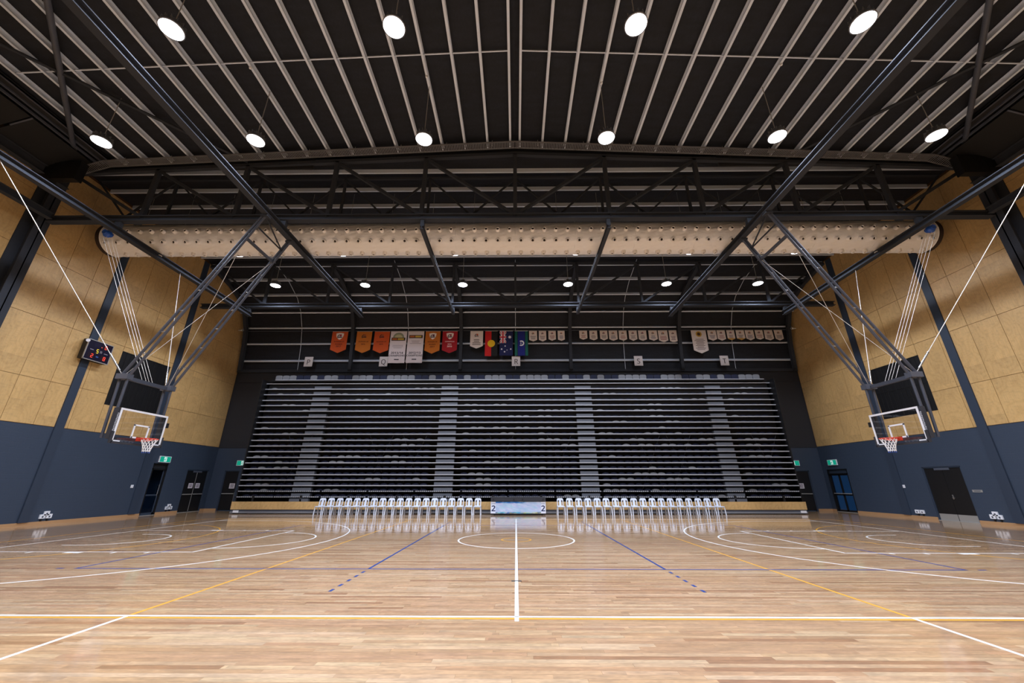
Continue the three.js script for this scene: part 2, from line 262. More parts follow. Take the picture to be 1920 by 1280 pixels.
// far bay profile: [F, y] of the inner face of the deck
const prof = [[FT, 15.42], [22.3, 15.42], [24.3, 14.95], [25.6, 14.35], [26.35, 13.6], [26.9, 12.5], [27.2, 11.2], [27.33, 9.8], [27.35, 9.35]];
{
  const out = prof.map(([f, y], i) => { const a = prof[Math.max(0, i - 1)], b = prof[Math.min(prof.length - 1, i + 1)], n = Math.hypot(b[0] - a[0], b[1] - a[1]); return [f - (b[1] - a[1]) / n * 0.2, y + (b[0] - a[0]) / n * 0.2]; });
  const g = prism([...prof, ...out.reverse()].map(([f, y]) => [-f, y]), 2 * WX + 0.4); g.rotateY(Math.PI / 2);           // shape lies in (z, y)
  const p = g.attributes.position; for (let i = 0; i < p.count; i++) { const z = -p.getZ(i), x = p.getX(i); p.setXYZ(i, x - WX - 0.2, p.getY(i), -Math.abs(z)); } g.computeVertexNormals();
  part('far_roof_deck', uvBox(g, 0.25), M.deck, ceiling);
  part('roof_step', join(box(-WX - 0.2, WX + 0.2, 15.42, 16.3, FT + 0.02, FT + 0.12), box(-WX - 0.2, -9, 14.8, 15.5, FT + 0.04, FT + 0.1), box(9, WX + 0.2, 14.8, 15.5, FT + 0.04, FT + 0.1)), M.dark, ceiling);
}
function along(pr, d) { let s = 0; for (let i = 0; i + 1 < pr.length; i++) { const L = Math.hypot(pr[i + 1][0] - pr[i][0], pr[i + 1][1] - pr[i][1]); if (s + L >= d) { const t = (d - s) / L; return [pr[i][0] + (pr[i + 1][0] - pr[i][0]) * t, pr[i][1] + (pr[i + 1][1] - pr[i][1]) * t, Math.atan2(pr[i + 1][1] - pr[i][1], pr[i + 1][0] - pr[i][0])]; } s += L; } const n = pr.length - 1; return [...pr[n], -Math.PI / 2]; }
{
  const crossGeo = prism(cee(0.2, 0.08), 2 * WX - 0.1); crossGeo.translate(0, 0, -WX + 0.05); crossGeo.rotateY(Math.PI / 2);   // runs along x, profile in (-z, y)
  const flat = [0.75, 1.95, 3.15, 4.35, 5.55, 6.75, 7.95, 8.95, 10.35, 11.75];
  for (const d of flat) { const [f, y, a] = along(prof, d), o = part(numbered('cross_purlin'), crossGeo, M.purlin, ceiling); o.position.set(0, y - 0.2 * Math.cos(a), -(f + 0.2 * Math.sin(a))); o.rotation.x = a; }
  for (const [f, y] of [[26.1, 13.42], [26.72, 12.45], [27.0, 11.3], [27.1, 10.02]]) { const o = part(numbered('wall_girt'), crossGeo, M.purlin, ceiling); o.position.set(0, y, -f); o.rotation.x = -0.9; }
  for (const x of [-15.8, -7.9, 0, 7.9, 15.8]) { const g = []; for (let i = 1; i + 1 < prof.length; i++) g.push(rod(V(x, prof[i][1] - 0.08, prof[i][0] - 0.1), V(x, prof[i + 1][1] - 0.08, prof[i + 1][0] - 0.1), 0.018, 6)); part(numbered('bridging_rod'), join(g), M.purlin, ceiling); }
}

// ---------- roof steel ----------
const PX = [0, 3.95, 7.9, 11.85, 15.8, 19.55];
function truss(name, label, F, topY, w, opts = {}) {
  const B = opts.low || 12.1, t = thing(name, label, 'truss', [0, B, F]);
  part('bottom_chord', join(box(-19.7, 19.7, B - 0.13, B - 0.1, F - 0.14, F + 0.14), box(-19.7, 19.7, B + 0.1, B + 0.13, F - 0.14, F + 0.14), box(-19.7, 19.7, B - 0.1, B + 0.1, F - 0.02, F + 0.02)), M.steel, t);
  const top = []; for (const s of [-1, 1]) for (let i = 0; i < 5; i++) top.push(bar(V(s * PX[i], topY(PX[i]), F), V(s * PX[i + 1], topY(PX[i + 1]), F), w, w)); part('top_chord', join(top), M.steel, t);
  for (let i = 0; i < 5; i++) for (const s of i ? [-1, 1] : [1]) part('post', box(s * PX[i] - w / 2, s * PX[i] + w / 2, B + 0.1, topY(PX[i]), F - w / 2, F + w / 2), M.steel, t);
  for (const s of [-1, 1]) for (let i = 0; i < 5; i++) {
    if (opts.vee) { const m = (PX[i] + PX[i + 1]) / 2; for (const e of [PX[i], PX[i + 1]]) part('diagonal', bar(V(s * e, topY(e) - 0.05, F), V(s * m, B + 0.1, F), 0.07, 0.07), M.steel, t); }
    else part('diagonal', bar(V(s * PX[i + 1], topY(PX[i + 1]) - 0.05, F), V(s * PX[i], B + 0.1, F), w * 0.8, w * 0.8), M.steel, t);
  }
  return t;
}
const gable = (x) => 15.5 - 0.048 * x;
truss('roof_truss', 'long dark steel roof truss straight ahead, in front of the white fabric duct', FT, gable, 0.16);
truss('roof_truss', 'dark steel roof truss high overhead, nearest the camera', 5.1, gable, 0.16);
truss('bracing_truss', 'lighter dark truss with vee braces just behind the front roof truss', 14.6, () => 15.05, 0.1, { vee: true, low: 12.85 });
truss('roof_truss', 'far dark steel roof truss close to the seating wall', FT2, () => 15.05, 0.14);
const beamY = 11.58;
for (const [x, F0, F1, w, h, l] of [[-9.69, 5.0, 22.6, 0.24, 0.25, 'dark steel beam overhead carrying the left basketball hoop frame'], [9.69, 5.0, 22.6, 0.24, 0.25, 'dark steel beam overhead carrying the right basketball hoop frame'],
  [-16.65, 5.0, 22.4, 0.24, 0.25, 'dark steel beam overhead close to the left plywood wall, blue winch below it'], [16.65, 5.0, 22.4, 0.24, 0.25, 'dark steel beam overhead close to the right plywood wall, blue winch below it'],
  [-3.86, 13.55, 22.3, 0.15, 0.17, 'thin dark beam crossing below the white duct, left of the centre'], [3.86, 13.55, 22.3, 0.15, 0.17, 'thin dark beam crossing below the white duct, right of the centre'],
  [-19.35, 5.1, 13.4, 0.22, 0.28, 'dark steel wall strut meeting the big column on the left wall'], [19.35, 5.1, 13.4, 0.22, 0.28, 'dark steel wall strut meeting the big column on the right wall']]) {
  const y = Math.abs(x) > 19 ? 12.1 : beamY, b = thing('steel_beam', l, 'beam', [x, y - h / 2, (F0 + F1) / 2]);
  part('section', ibeam(V(x, y, F0), V(x, y, F1), w, h, 0.03), M.steel, b);
  if (Math.abs(x) < 19) for (const f of [FT, FT2]) if (f > F0 && f < F1) part('hanger_plate', box(x - w / 2, x + w / 2, y + h / 2 - 0.02, 12.0, f - 0.08, f + 0.08), M.steel, b);
}
for (const s of [-1, 1]) {
  const side = s < 0 ? 'left' : 'right';
  let b = thing('roof_brace', 'round dark brace running up from the big column on the ' + side, 'brace', [s * 19.3, 14.6, FT]); part('tube', rod(V(s * 19.4, 14.75, FT - 0.1), V(s * 11.85, 15.05, 5.2), 0.085, 10), M.steelGrey, b);
  b = thing('roof_brace', 'thin dark diagonal brace under the roof purlins on the ' + side, 'brace', [s * 11.85, 14.8, FT]); part('tube', rod(V(s * 11.9, 15.08, FT - 0.1), V(s * 19.3, 14.72, 5.2), 0.06, 8), M.steel, b);
}
// curved rafters of the far bay
const WORD = { '-19.75': 'at the left plywood wall', '-11.85': 'between the P sign and the Q sign', '-3.95': 'left of the coloured flags', 3.95: 'between the R sign and the S sign', 11.85: 'between the S sign and the T sign', 19.75: 'at the right plywood wall' };
for (const x of [-19.75, -11.85, -3.95, 3.95, 11.85, 19.75]) {
  const r = thing('curved_rafter', 'dark curved steel rafter ' + WORD[x], 'rafter', [x, 9.4, 26.8]), g = [];
  const inn = prof.slice(1).map(([f, y], i) => { const k = i / 7; return [f - 0.12 - 0.34 * Math.min(1, k * 1.4), y - 0.42 * (1 - k) - 0.02]; });
  for (let i = 0; i + 1 < inn.length; i++) g.push(bar(V(x, inn[i][1], inn[i][0]), V(x, inn[i + 1][1], inn[i + 1][0]), 0.24, 0.22), rod(V(x - 0.12, inn[i + 1][1], inn[i + 1][0]), V(x + 0.12, inn[i + 1][1], inn[i + 1][0]), 0.11, 10));
  part('rafter', join(g), M.steel, r);
  if (Math.abs(x) < 19) for (const q of [-1, 1]) part('fly_brace', rod(V(x + q * 0.1, inn[3][1], inn[3][0]), V(x + q * 0.6, inn[3][1] + 0.35, inn[3][0] + 0.15), 0.025, 6), M.steel, r);
}
// cable tray under the purlins
{
  const t = thing('cable_tray', 'long perforated galvanised cable tray slung under the roof, above the front truss', 'cable tray', [0, 15, 13.2]), f0 = 13.02, f1 = 13.36;
  const pts = [[0, 15.58], [17.7, 14.68], [18.9, 14.22], [20.15, 14.2]], y = (x) => { for (let i = 0; i + 1 < pts.length; i++) if (x <= pts[i + 1][0]) return pts[i][1] + (pts[i + 1][1] - pts[i][1]) * (x - pts[i][0]) / (pts[i + 1][0] - pts[i][0]); return pts[3][1]; };
  const rungs = [], rails = [];
  for (const s of [-1, 1]) { for (let i = 0; i + 1 < pts.length; i++) for (const f of [f0, f1]) rails.push(bar(V(s * pts[i][0], pts[i][1], f), V(s * pts[i + 1][0], pts[i + 1][1], f), 0.012, 0.07)); for (let x = 0.05; x < 20.1; x += 0.07) rungs.push(box(s * x - 0.016, s * x + 0.016, y(x) - 0.03, y(x) - 0.018, f0, f1)); }
  const tm = std(0x86868a, 0.5, 0.3); part('side_rail', join(rails), tm, t); part('rung', join(rungs), tm, t).userData.kind = 'stuff';
  for (let k = 0; k < 9; k++) for (const s of [-1, 1]) { const x = 1.0 + k * 2; part('hanger', rod(V(s * x, y(x) - 0.02, 13.19), V(s * x, roofY(x) - 0.1, 13.19), 0.012, 6), M.galv, t); }
  const c = []; for (const s of [-1, 1]) for (let j = 0; j < 3; j++) c.push(rod(V(0, 15.61, f0 + 0.08 + j * 0.07), V(s * 17.7, 14.71, f0 + 0.08 + j * 0.07), 0.014, 6)); part('cable', join(c), M.black, t);
}
for (const s of [-1, 1]) { const t = thing('air_duct', 'dark rectangular air duct under the eaves by the ' + (s < 0 ? 'left' : 'right') + ' big column', 'duct', [s * 19.1, 13.42, 12.8]); part('casing', box(s * 18.15, s * 20.1, 13.44, 14.3, 12.7, 12.95), M.black, t); for (const x of [18.12, 19.2]) part('flange', box(s * x, s * (x + 0.05), 13.41, 14.33, 12.68, 12.97), M.black, t); }

// ---------- white fabric air duct with rows of nozzles ----------
{
  const t = thing('fabric_duct', 'long white fabric air duct with rows of small nozzles, hung across the hall', 'air duct', [0, 11.78, 15.8]), R = 0.735, cy = 12.52, cf = 15.8, L = 19.1;
  const g = new THREE.CylinderGeometry(R, R, 2 * L, 48, 240, true); g.rotateZ(Math.PI / 2);
  const p = g.attributes.position; for (let i = 0; i < p.count; i++) { const x = p.getX(i), a = Math.atan2(p.getY(i), p.getZ(i)), w = 1 + 0.022 * (vnoise(x * 1.6 + 50, a * 2.5 + 20, 41) - 0.5) + 0.012 * (vnoise(x * 5 + 50, a * 5 + 20, 42) - 0.5); p.setY(i, p.getY(i) * w); p.setZ(i, p.getZ(i) * w); }
  g.computeVertexNormals(); g.translate(0, cy, -cf); const uv = g.attributes.uv; for (let i = 0; i < uv.count; i++) uv.setXY(i, uv.getY(i) * 14, uv.getX(i) * 2);
  part('sleeve', g, M.cloth, t);
  for (const s of [-1, 1]) { const c = new THREE.CylinderGeometry(R + 0.015, R + 0.015, 0.2, 48); c.rotateZ(Math.PI / 2); c.translate(s * (L + 0.1), cy, -cf); part('end_collar', c, M.ringDark, t); const w = new THREE.TorusGeometry(R + 0.004, 0.016, 8, 48); w.rotateY(Math.PI / 2); w.translate(s * L, cy, -cf); part('end_hoop', w, M.nozzle, t); }
  const cup = new THREE.LatheGeometry([[0.03, 0.05], [0.034, 0.075], [0.052, 0.07], [0.062, -0.02]].map(([a, b]) => new THREE.Vector2(a, b)), 14), hole = new THREE.CircleGeometry(0.034, 12); hole.rotateX(-Math.PI / 2); hole.translate(0, 0.055, 0); cup.scale(1.75, 1.9, 1.75); hole.scale(1.75, 1.9, 1.75);
  for (const deg of [-2, -38, -86]) for (let k = 0; k < 72; k++) {
    const x = -18.78 + k * 0.529, a = deg * Math.PI / 180, q = new THREE.Quaternion().setFromUnitVectors(new THREE.Vector3(0, 1, 0), new THREE.Vector3(0, Math.sin(a), Math.cos(a)));
    const o = part('nozzle', cup, M.nozzle, t); o.position.x += x; o.position.y += cy + Math.sin(a) * R; o.position.z += -cf + Math.cos(a) * R; o.quaternion.copy(q);
    const h = new THREE.Mesh(hole, M.nozzleHole); h.name = 'opening'; o.add(h);
  }
  for (let k = -9; k <= 9; k++) part('hanger_wire', rod(V(k * 2, cy + R - 0.02, cf), V(k * 2, 15.2, cf), 0.006, 5), M.galv, t);
}

// ---------- high-bay lamps ----------
{
  const prof2 = [[0, 0.30], [0.055, 0.30], [0.06, 0.24], [0.15, 0.22], [0.16, 0.10], [0.215, 0.08], [0.235, 0.02], [0.235, -0.005], [0.2, -0.005]].map(([a, b]) => new THREE.Vector2(a, b));
  const shell = new THREE.LatheGeometry(prof2, 32), disc = new THREE.CylinderGeometry(0.215, 0.215, 0.012, 32), fin = [];
  for (let k = 0; k < 12; k++) { const b = new THREE.BoxGeometry(0.012, 0.1, 0.07); b.translate(0, 0.165, 0.18); b.rotateY(k * Math.PI / 6); fin.push(b); } const fins = join(fin);
  const hook = new THREE.TorusGeometry(0.035, 0.008, 6, 14); hook.translate(0, 0.33, 0);
  for (const q of [shell, disc, fins, hook]) q.scale(1.28, 1.1, 1.28);
  const place = (x, F, top, cd, label, group) => {
    const t = thing('high_bay_lamp', label, 'lamp', [x, 13.0, F], group); t.userData.made = false;
    part('housing', shell, M.lampShell, t); part('cooling_fins', fins, M.lampShell, t); part('hook', hook, M.galv, t); part('lens', disc, M.glow, t);
    part('hanging_cable', rod(new THREE.Vector3(0, 0.36, 0), new THREE.Vector3(0, top - 13, 0), 0.012, 6), M.galv, t);
    const l = new THREE.SpotLight(0xe3ecff, cd, 0, 1.5, 1, 2); l.name = 'light'; l.position.set(0, -0.03, 0); l.castShadow = true; l.shadow.radius = 14; l.target.position.set(0, -5, 0); l.target.name = 'aim'; t.add(l); t.add(l.target);
  };
  const XS = [-14.65, -9.15, -3.2, 3.2, 9.15, 14.65], who = ['outermost left', 'second from left', 'third from left', 'third from right', 'second from right', 'outermost right'];
  for (const [F, cd, row] of [[6.9, LAMP, 'in the row overhead nearest the camera'], [10.5, LAMP, 'in the row before the first truss'], [17.7, LAMP_FAR, 'in the row just under the white duct'], [21.2, LAMP_FAR, 'in the farthest row, above the seating'], [3.3, LAMP, 'in the row straight above the camera']])
    XS.forEach((x, i) => place(x, F, F > FT ? 15.22 : roofY(Math.abs(x)) - 0.1, cd, 'round high-bay lamp, ' + who[i] + ' ' + row, 'high-bay lamps ' + row));
}

for (const [x, f, l] of [[-9.21, 9.5, 'small white sensor under a roof purlin, left, beside the bridging bar'], [9.21, 9.55, 'small white sensor under a roof purlin, right, beside the bridging bar'], [-3.21, 10.1, 'small white sensor under a purlin, left of the ridge'], [3.21, 10.4, 'small white sensor under a purlin, right of the ridge']]) { const y = roofY(Math.abs(x)) - 0.225; const t = thing('ceiling_sensor', l, 'sensor', [x, y - 0.08, f], 'small sensors under the purlins'); const c = new THREE.CylinderGeometry(0.05, 0.035, 0.06, 14); c.translate(x, y - 0.04, -f); part('body', c, M.white, t); part('stem', rod(V(x, y - 0.01, f), V(x, y + 0.003, f), 0.012, 6), M.galv, t); }
// ---------- hoops hung from the roof ----------
function hoop(s) {
  const side = s < 0 ? 'left' : 'right', t = thing('basketball_hoop', 'roof-hung basketball hoop with glass backboard on the ' + side + ' side of the court', 'hoop', [s * 12.8, 2.9, FC]);
  const P = (x, y, F) => V(s * x, y, F), FN = 12.6, FF = 14.35;
  for (const F of [FN, FF]) {
    const m = part('mast', join(...[-1, 1].map((q) => rod(P(9.72 + q * 0.06 + 0.06, 11.42, F), P(13.08 + q * 0.13, 5.0, F), 0.045, 10))), M.mast, t);
    for (let k = 1; k < 8; k++) { const u = k / 8, x = 9.78 + u * 3.3, y = 11.42 - u * 6.42, w = 0.05 + 0.08 * u; part('rung', rod(P(x - w, y, F), P(x + w, y, F), 0.018, 6), M.chrome, m); }
    part('lower_post', join(...[-1, 1].map((q) => rod(P(13.08 + q * 0.13, 5.0, F), P(13.05 + q * 0.1, 3.0, F), 0.042, 10))), M.mast, t);
    part('hinge_box', box(s * 12.88, s * 13.28, 4.9, 5.08, F - 0.11, F + 0.11), M.steelGrey, t);
    part('upright_plate', box(s * 12.84, s * 12.98, 2.98, 3.95, F - 0.07, F + 0.1), M.pad, t);
    part('top_clamp', box(s * 9.58, s * 9.86, 11.37, 11.45, F - 0.12, F + 0.12), M.steel, t);
  }
  part('cross_tube', bar(P(10.28, 10.45, FN), P(10.28, 10.45, FF), 0.09, 0.09), M.mast, t);
  part('cross_tube', bar(P(13.08, 4.97, FN), P(13.08, 4.97, FF), 0.1, 0.12), M.mast, t);
  part('cross_tube', bar(P(12.98, 3.02, FN), P(12.98, 3.02, FF), 0.08, 0.08), M.pad, t);
  part('upper_brace', rod(P(10.0, 11.0, FN), P(10.0, 11.0, FF), 0.03, 8), M.steel, t); part('upper_brace', rod(P(9.72, 11.42, FN), P(10.0, 11.0, FF), 0.03, 8), M.steel, t);
  part('stay_cable', rod(P(13.1, 5.05, FN), P(10.28, 10.45, FF), 0.008, 6), M.cable, t); part('stay_cable', rod(P(13.1, 5.05, FF), P(10.28, 10.45, FN), 0.008, 6), M.cable, t);
  part('stay_cable', rod(P(13.2, 5.08, FN), P(16.65, 11.45, 9.75), 0.012, 6), M.cable, t); part('stay_cable', rod(P(13.2, 5.08, FF), P(16.65, 11.45, 17.0), 0.012, 6), M.cable, t);
  for (const [a, b] of [[FN, 9.75], [FF, 17.0]]) { const d = P(16.65, 11.45, b).sub(P(13.2, 5.08, a)).normalize(), q = P(13.2, 5.08, a); part('turnbuckle', rod(q.clone().addScaledVector(d, 0.15), q.clone().addScaledVector(d, 0.75), 0.03, 8), M.chrome, t); }
  for (const [f, g2] of [[13.3, 13.6], [13.46, 13.78], [13.58, 13.96], [13.72, 14.1]]) part('hoist_cable', rod(P(13.12, 5.02, f), P(17.0, 11.3, g2 - 0.1), 0.006, 6), M.cable, t);
  // board
  const bx = 12.8, F0 = FC - 0.9, F1 = FC + 0.9, b = part('backboard', box(s * bx, s * (bx + 0.012), 2.9, 3.95, F0, F1), M.glass, t, 'clear glass backboard');
  const x0 = s * (bx - 0.004), x1 = s * (bx + 0.016), pr = (y0, y1, a, c) => box(x0, x1, y0, y1, a, c);
  part('border', join(pr(3.895, 3.955, F0 - 0.005, F1 + 0.005), pr(2.9, 3.9, F0 - 0.005, F0 + 0.05), pr(2.9, 3.9, F1 - 0.05, F1 + 0.005), pr(2.9, 2.94, F0, F0 + 0.28), pr(2.9, 2.94, F1 - 0.28, F1)), M.white, b);
  part('target_square', join(pr(3.46, 3.51, FC - 0.295, FC + 0.295), pr(3.06, 3.5, FC - 0.295, FC - 0.245), pr(3.06, 3.5, FC + 0.245, FC + 0.295), pr(3.06, 3.11, FC - 0.29, FC - 0.1), pr(3.06, 3.11, FC + 0.1, FC + 0.29)), M.white, b);
  part('edge_padding', join(box(s * (bx - 0.03), s * (bx + 0.05), 2.84, 2.9, F0 - 0.03, F1 + 0.03), box(s * (bx - 0.03), s * (bx + 0.05), 2.84, 3.2, F0 - 0.05, F0 - 0.006), box(s * (bx - 0.03), s * (bx + 0.05), 2.84, 3.2, F1 + 0.006, F1 + 0.05)), M.pad, b);
  const ring = new THREE.TorusGeometry(0.235, 0.012, 10, 40); ring.rotateX(Math.PI / 2); ring.translate(s * 12.41, 3.05, -FC); 
  const rm = part('rim', join(ring, box(s * 12.65, s * 12.8, 2.98, 3.09, FC - 0.09, FC + 0.09), bar(P(12.66, 2.99, FC - 0.08), P(12.5, 3.04, FC - 0.2), 0.02, 0.05), bar(P(12.66, 2.99, FC + 0.08), P(12.5, 3.04, FC + 0.2), 0.02, 0.05), box(s * 12.6, s * 12.68, 3.035, 3.065, FC - 0.12, FC + 0.12)), M.red, t, 'orange-red rim');
  const cords = [], tips = [], rad = [0.225, 0.19, 0.155, 0.128, 0.112, 0.1], n = 12, pt = (l, k) => { const a = (k + (l % 2) * 0.5) / n * Math.PI * 2; return V(s * 12.41 + Math.cos(a) * rad[l], 3.04 - l * 0.082, FC + Math.sin(a) * rad[l]); };
  for (let l = 0; l < 5; l++) for (let k = 0; k < n; k++) { const q = l % 2 ? 1 : 0; cords.push(rod(pt(l, k), pt(l + 1, k), 0.006, 5), rod(pt(l, k), pt(l + 1, q ? k + 1 : k - 1), 0.006, 5)); }
  for (let k = 0; k < n; k++) tips.push(rod(pt(5, k), pt(5, k).add(new THREE.Vector3(0, -0.04, 0)), 0.008, 5));
  part('net', join(cords), M.net, rm, 'white rope net'); part('net_tips', join(tips), M.blueTip, rm, 'blue net ends');
  part('shot_light', join(box(s * 12.82, s * 12.9, 3.55, 3.72, F1 + 0.03, F1 + 0.16), rod(P(12.86, 3.63, F1 + 0.0), P(12.86, 3.63, F1 + 0.04), 0.03, 8)), M.black, t);
  const wm = canvasTex(64, 512, (c, w, h) => { c.fillStyle = '#2a2c33'; c.fillRect(0, 0, w, h); c.fillStyle = '#dfe3ea'; for (let k = 0; k < 10; k++) { const y = 20 + k * 48; c.fillRect(16, y, 32, 9); c.fillRect(16, y + 24, 32, 9); c.fillRect(k % 2 ? 16 : 39, y, 9, 33); } });
  const wg = new THREE.PlaneGeometry(0.09, 0.62); wg.rotateY(s < 0 ? Math.PI / 2 : -Math.PI / 2); wg.translate(s * 12.838, 3.5, -(FN - 0.02)); part('side_print', wg, new THREE.MeshStandardMaterial({ map: wm, roughness: 0.6 }), t);
  return t;
}
hoop(-1); hoop(1);
for (const s of [-1, 1]) {
  const w = thing('hoist_winch', 'round blue hoist winch under the beam above the ' + (s < 0 ? 'left' : 'right') + ' hoop', 'winch', [s * 16.95, 11.35, 13.8]);
  const b = new THREE.SphereGeometry(0.17, 20, 14); b.scale(1, 0.95, 0.8); b.translate(s * 17.05, 11.45, -13.72); part('casing', b, M.blue, w);
  const d = new THREE.CylinderGeometry(0.1, 0.1, 0.3, 18); d.rotateX(Math.PI / 2); d.translate(s * 17.05, 11.47, -13.72); part('drum', d, M.blue, w);
  part('bracket', join(box(s * 16.78, s * 17.1, 11.64, 11.68, 13.62, 13.82), box(s * 17.02, s * 17.08, 11.55, 11.66, 13.69, 13.75)), M.galv, w);
}

// ---------- folded telescopic seating ----------
{
  const t = thing('retractable_seating', 'dark folded bank of telescopic seating with pale row edges, facing the court', 'seating', [0, 0, 24.6]);
  const RYS = [0.94, 1.25, 1.56, 1.87, 2.17, 2.51, 2.85, 3.17, 3.51, 3.85, 4.19, 4.56, 4.92, 5.29, 5.64, 6.02, 6.39, 6.73, 7.11, 7.48, 7.85], XL = -16.4, XR = 16.55, fr = (k) => 24.5 + 0.03 * k;
  const aisles = [[-13.2, -12.1], [-4.85, -3.75], [3.85, 4.9], [12.3, 13.3]], inAisle = (x) => aisles.some(([a, b]) => x > a - 0.22 && x < b + 0.22);
  RYS.forEach((y, k) => {
    const f = fr(k), row = part(numbered('row_deck'), join(box(XL, XR, y - 0.06, y - 0.015, f + 0.02, f + 0.75), box(XL, XR, y - 0.34, y - 0.06, f + 0.5, f + 0.53)), M.rowDeck, t);
    if (k > 1) part('row_edge', join(box(XL, XR, y - 0.055, y, f - 0.01, f + 0.03), box(XL, XR, y - 0.012, y, f + 0.03, f + 0.09)), M.alu, row);
    else {                                              // the two lowest edges are slotted, with gaps
      const cuts = [XL]; for (let x = XL + 2.2; x < XR - 1; x += k ? 2.75 : 2.75) cuts.push(x); cuts.push(XR);
      const g = []; for (let i = 0; i + 1 < cuts.length; i++) for (let x = cuts[i] + 0.06; x < cuts[i + 1] - 0.1; x += 0.12) g.push(box(x, x + 0.085, y - 0.055, y, f - 0.01, f + 0.03));
      part('row_edge', join(g), M.alu, row);
    }
  });
  // aisle steps
  for (const [a, b] of aisles) RYS.forEach((y, k) => { if (k < 20) part(numbered('aisle_step'), join(box(a, b, y, y + 0.15, fr(k) + 0.06, fr(k) + 0.4), box(a, b, y + 0.15, y + 0.165, fr(k) + 0.05, fr(k) + 0.42)), M.step, t); });
  part('aisle_step', join(aisles.map(([a, b]) => [box(a, b, 0.66, 0.8, 24.44, 24.7), box(a, b, 0.8, 0.82, 24.43, 24.72)]).flat()), M.step, t);
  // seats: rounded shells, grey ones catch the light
  const sh = new THREE.Shape(); sh.moveTo(-0.205, 0); sh.lineTo(0.205, 0); sh.lineTo(0.215, 0.17); sh.quadraticCurveTo(0.21, 0.26, 0.13, 0.268); sh.quadraticCurveTo(0, 0.285, -0.13, 0.268); sh.quadraticCurveTo(-0.21, 0.26, -0.215, 0.17); sh.closePath();
  const shell = new THREE.ExtrudeGeometry(sh, { depth: 0.05, bevelEnabled: true, bevelSize: 0.012, bevelThickness: 0.012, bevelSegments: 1, curveSegments: 5 });
  const dome = new THREE.Shape(); dome.moveTo(-0.21, 0); dome.lineTo(0.21, 0); dome.lineTo(0.215, 0.035); dome.quadraticCurveTo(0.12, 0.085, 0, 0.09); dome.quadraticCurveTo(-0.12, 0.085, -0.215, 0.035); dome.closePath();
  const folded = new THREE.ExtrudeGeometry(dome, { depth: 0.34, bevelEnabled: false, curveSegments: 5 });      // backrest lying flat on the deck
  const seatAt = (x, y, f, m, g = shell) => { const o = part(numbered('seat'), g, m, t); o.position.x += x; o.position.y += y; o.position.z += -f; return o; };
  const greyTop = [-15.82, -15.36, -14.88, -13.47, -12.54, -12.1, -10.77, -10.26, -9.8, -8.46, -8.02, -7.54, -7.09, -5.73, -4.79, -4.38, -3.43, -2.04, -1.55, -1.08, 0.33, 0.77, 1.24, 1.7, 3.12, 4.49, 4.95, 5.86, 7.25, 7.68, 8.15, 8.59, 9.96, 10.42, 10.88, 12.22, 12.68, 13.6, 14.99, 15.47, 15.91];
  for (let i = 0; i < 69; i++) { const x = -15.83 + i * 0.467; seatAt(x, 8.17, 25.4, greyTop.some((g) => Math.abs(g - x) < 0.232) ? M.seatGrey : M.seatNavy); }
  const rest = []; let n = 69;
  for (let k = 19; k >= 0; k--) for (let i = 0; i < 68; i++) {
    const x = -15.9 + i * 0.473; if (inAisle(x)) continue;
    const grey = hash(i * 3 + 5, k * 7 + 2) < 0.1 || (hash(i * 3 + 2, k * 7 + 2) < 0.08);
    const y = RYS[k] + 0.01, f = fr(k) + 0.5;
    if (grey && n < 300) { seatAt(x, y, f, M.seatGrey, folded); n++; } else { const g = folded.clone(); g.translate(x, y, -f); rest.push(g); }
  }
  part('seat_row', join(rest), M.seatNavy, t).userData.kind = 'stuff';
  part('top_rail', box(XL + 0.6, XR - 0.4, 8.02, 8.06, 24.95, 25.0), M.alu, t); part('top_deck', box(XL + 0.3, XR - 0.3, 7.96, 8.02, 24.95, 26.4), M.rowDeck, t);
  // understructure, sides, kick board
  part('inner_frame', box(XL + 0.1, XR - 0.1, 0.1, 7.9, 25.25, 25.3), M.riser, t);
  for (const x of [XL - 0.03, XR + 0.03]) part('side_frame', join(box(x - 0.03, x + 0.03, 0, 8.0, 24.62, 25.9), ...RYS.map((y, k) => box(x - 0.04, x + 0.04, y - 0.07, y - 0.02, fr(k) + 0.02, fr(k) + 0.2))), M.black, t);
  for (const x of [-14.3, -9.2, -7.1, -1.7, 1.9, 7.4, 9.3, 14.6]) { part('folded_brace', rod(V(x, 1.0, 25.0), V(x + 1.6, 4.6, 25.02), 0.009, 6), M.steelGrey, t); part('folded_brace', rod(V(x + 1.6, 1.0, 25.05), V(x, 4.6, 25.07), 0.009, 6), M.steelGrey, t); }
  part('kick_board', uvBox(box(XL - 0.1, XR + 0.05, 0.24, 0.66, 24.42, 24.46), 0.4), M.ply, t);
  part('base_rail', box(XL - 0.1, XR + 0.05, 0.03, 0.24, 24.47, 24.52), M.steelGrey, t); for (const y of [0.05, 0.1]) part('floor_track', box(XL - 0.1, XR + 0.05, y, y + 0.022, 24.42, 24.47), M.alu, t);
  for (const x of [XL + 0.25, XR - 0.2]) part('corner_block', box(x - 0.15, x + 0.15, 0.07, 0.19, 24.38, 24.43), M.white, t);
  for (let k = 0; k < 12; k++) part('rail_bracket', box(-15.4 + k * 2.8, -15.3 + k * 2.8, 0.66, 1.0, 24.44, 24.52), M.black, t);
}

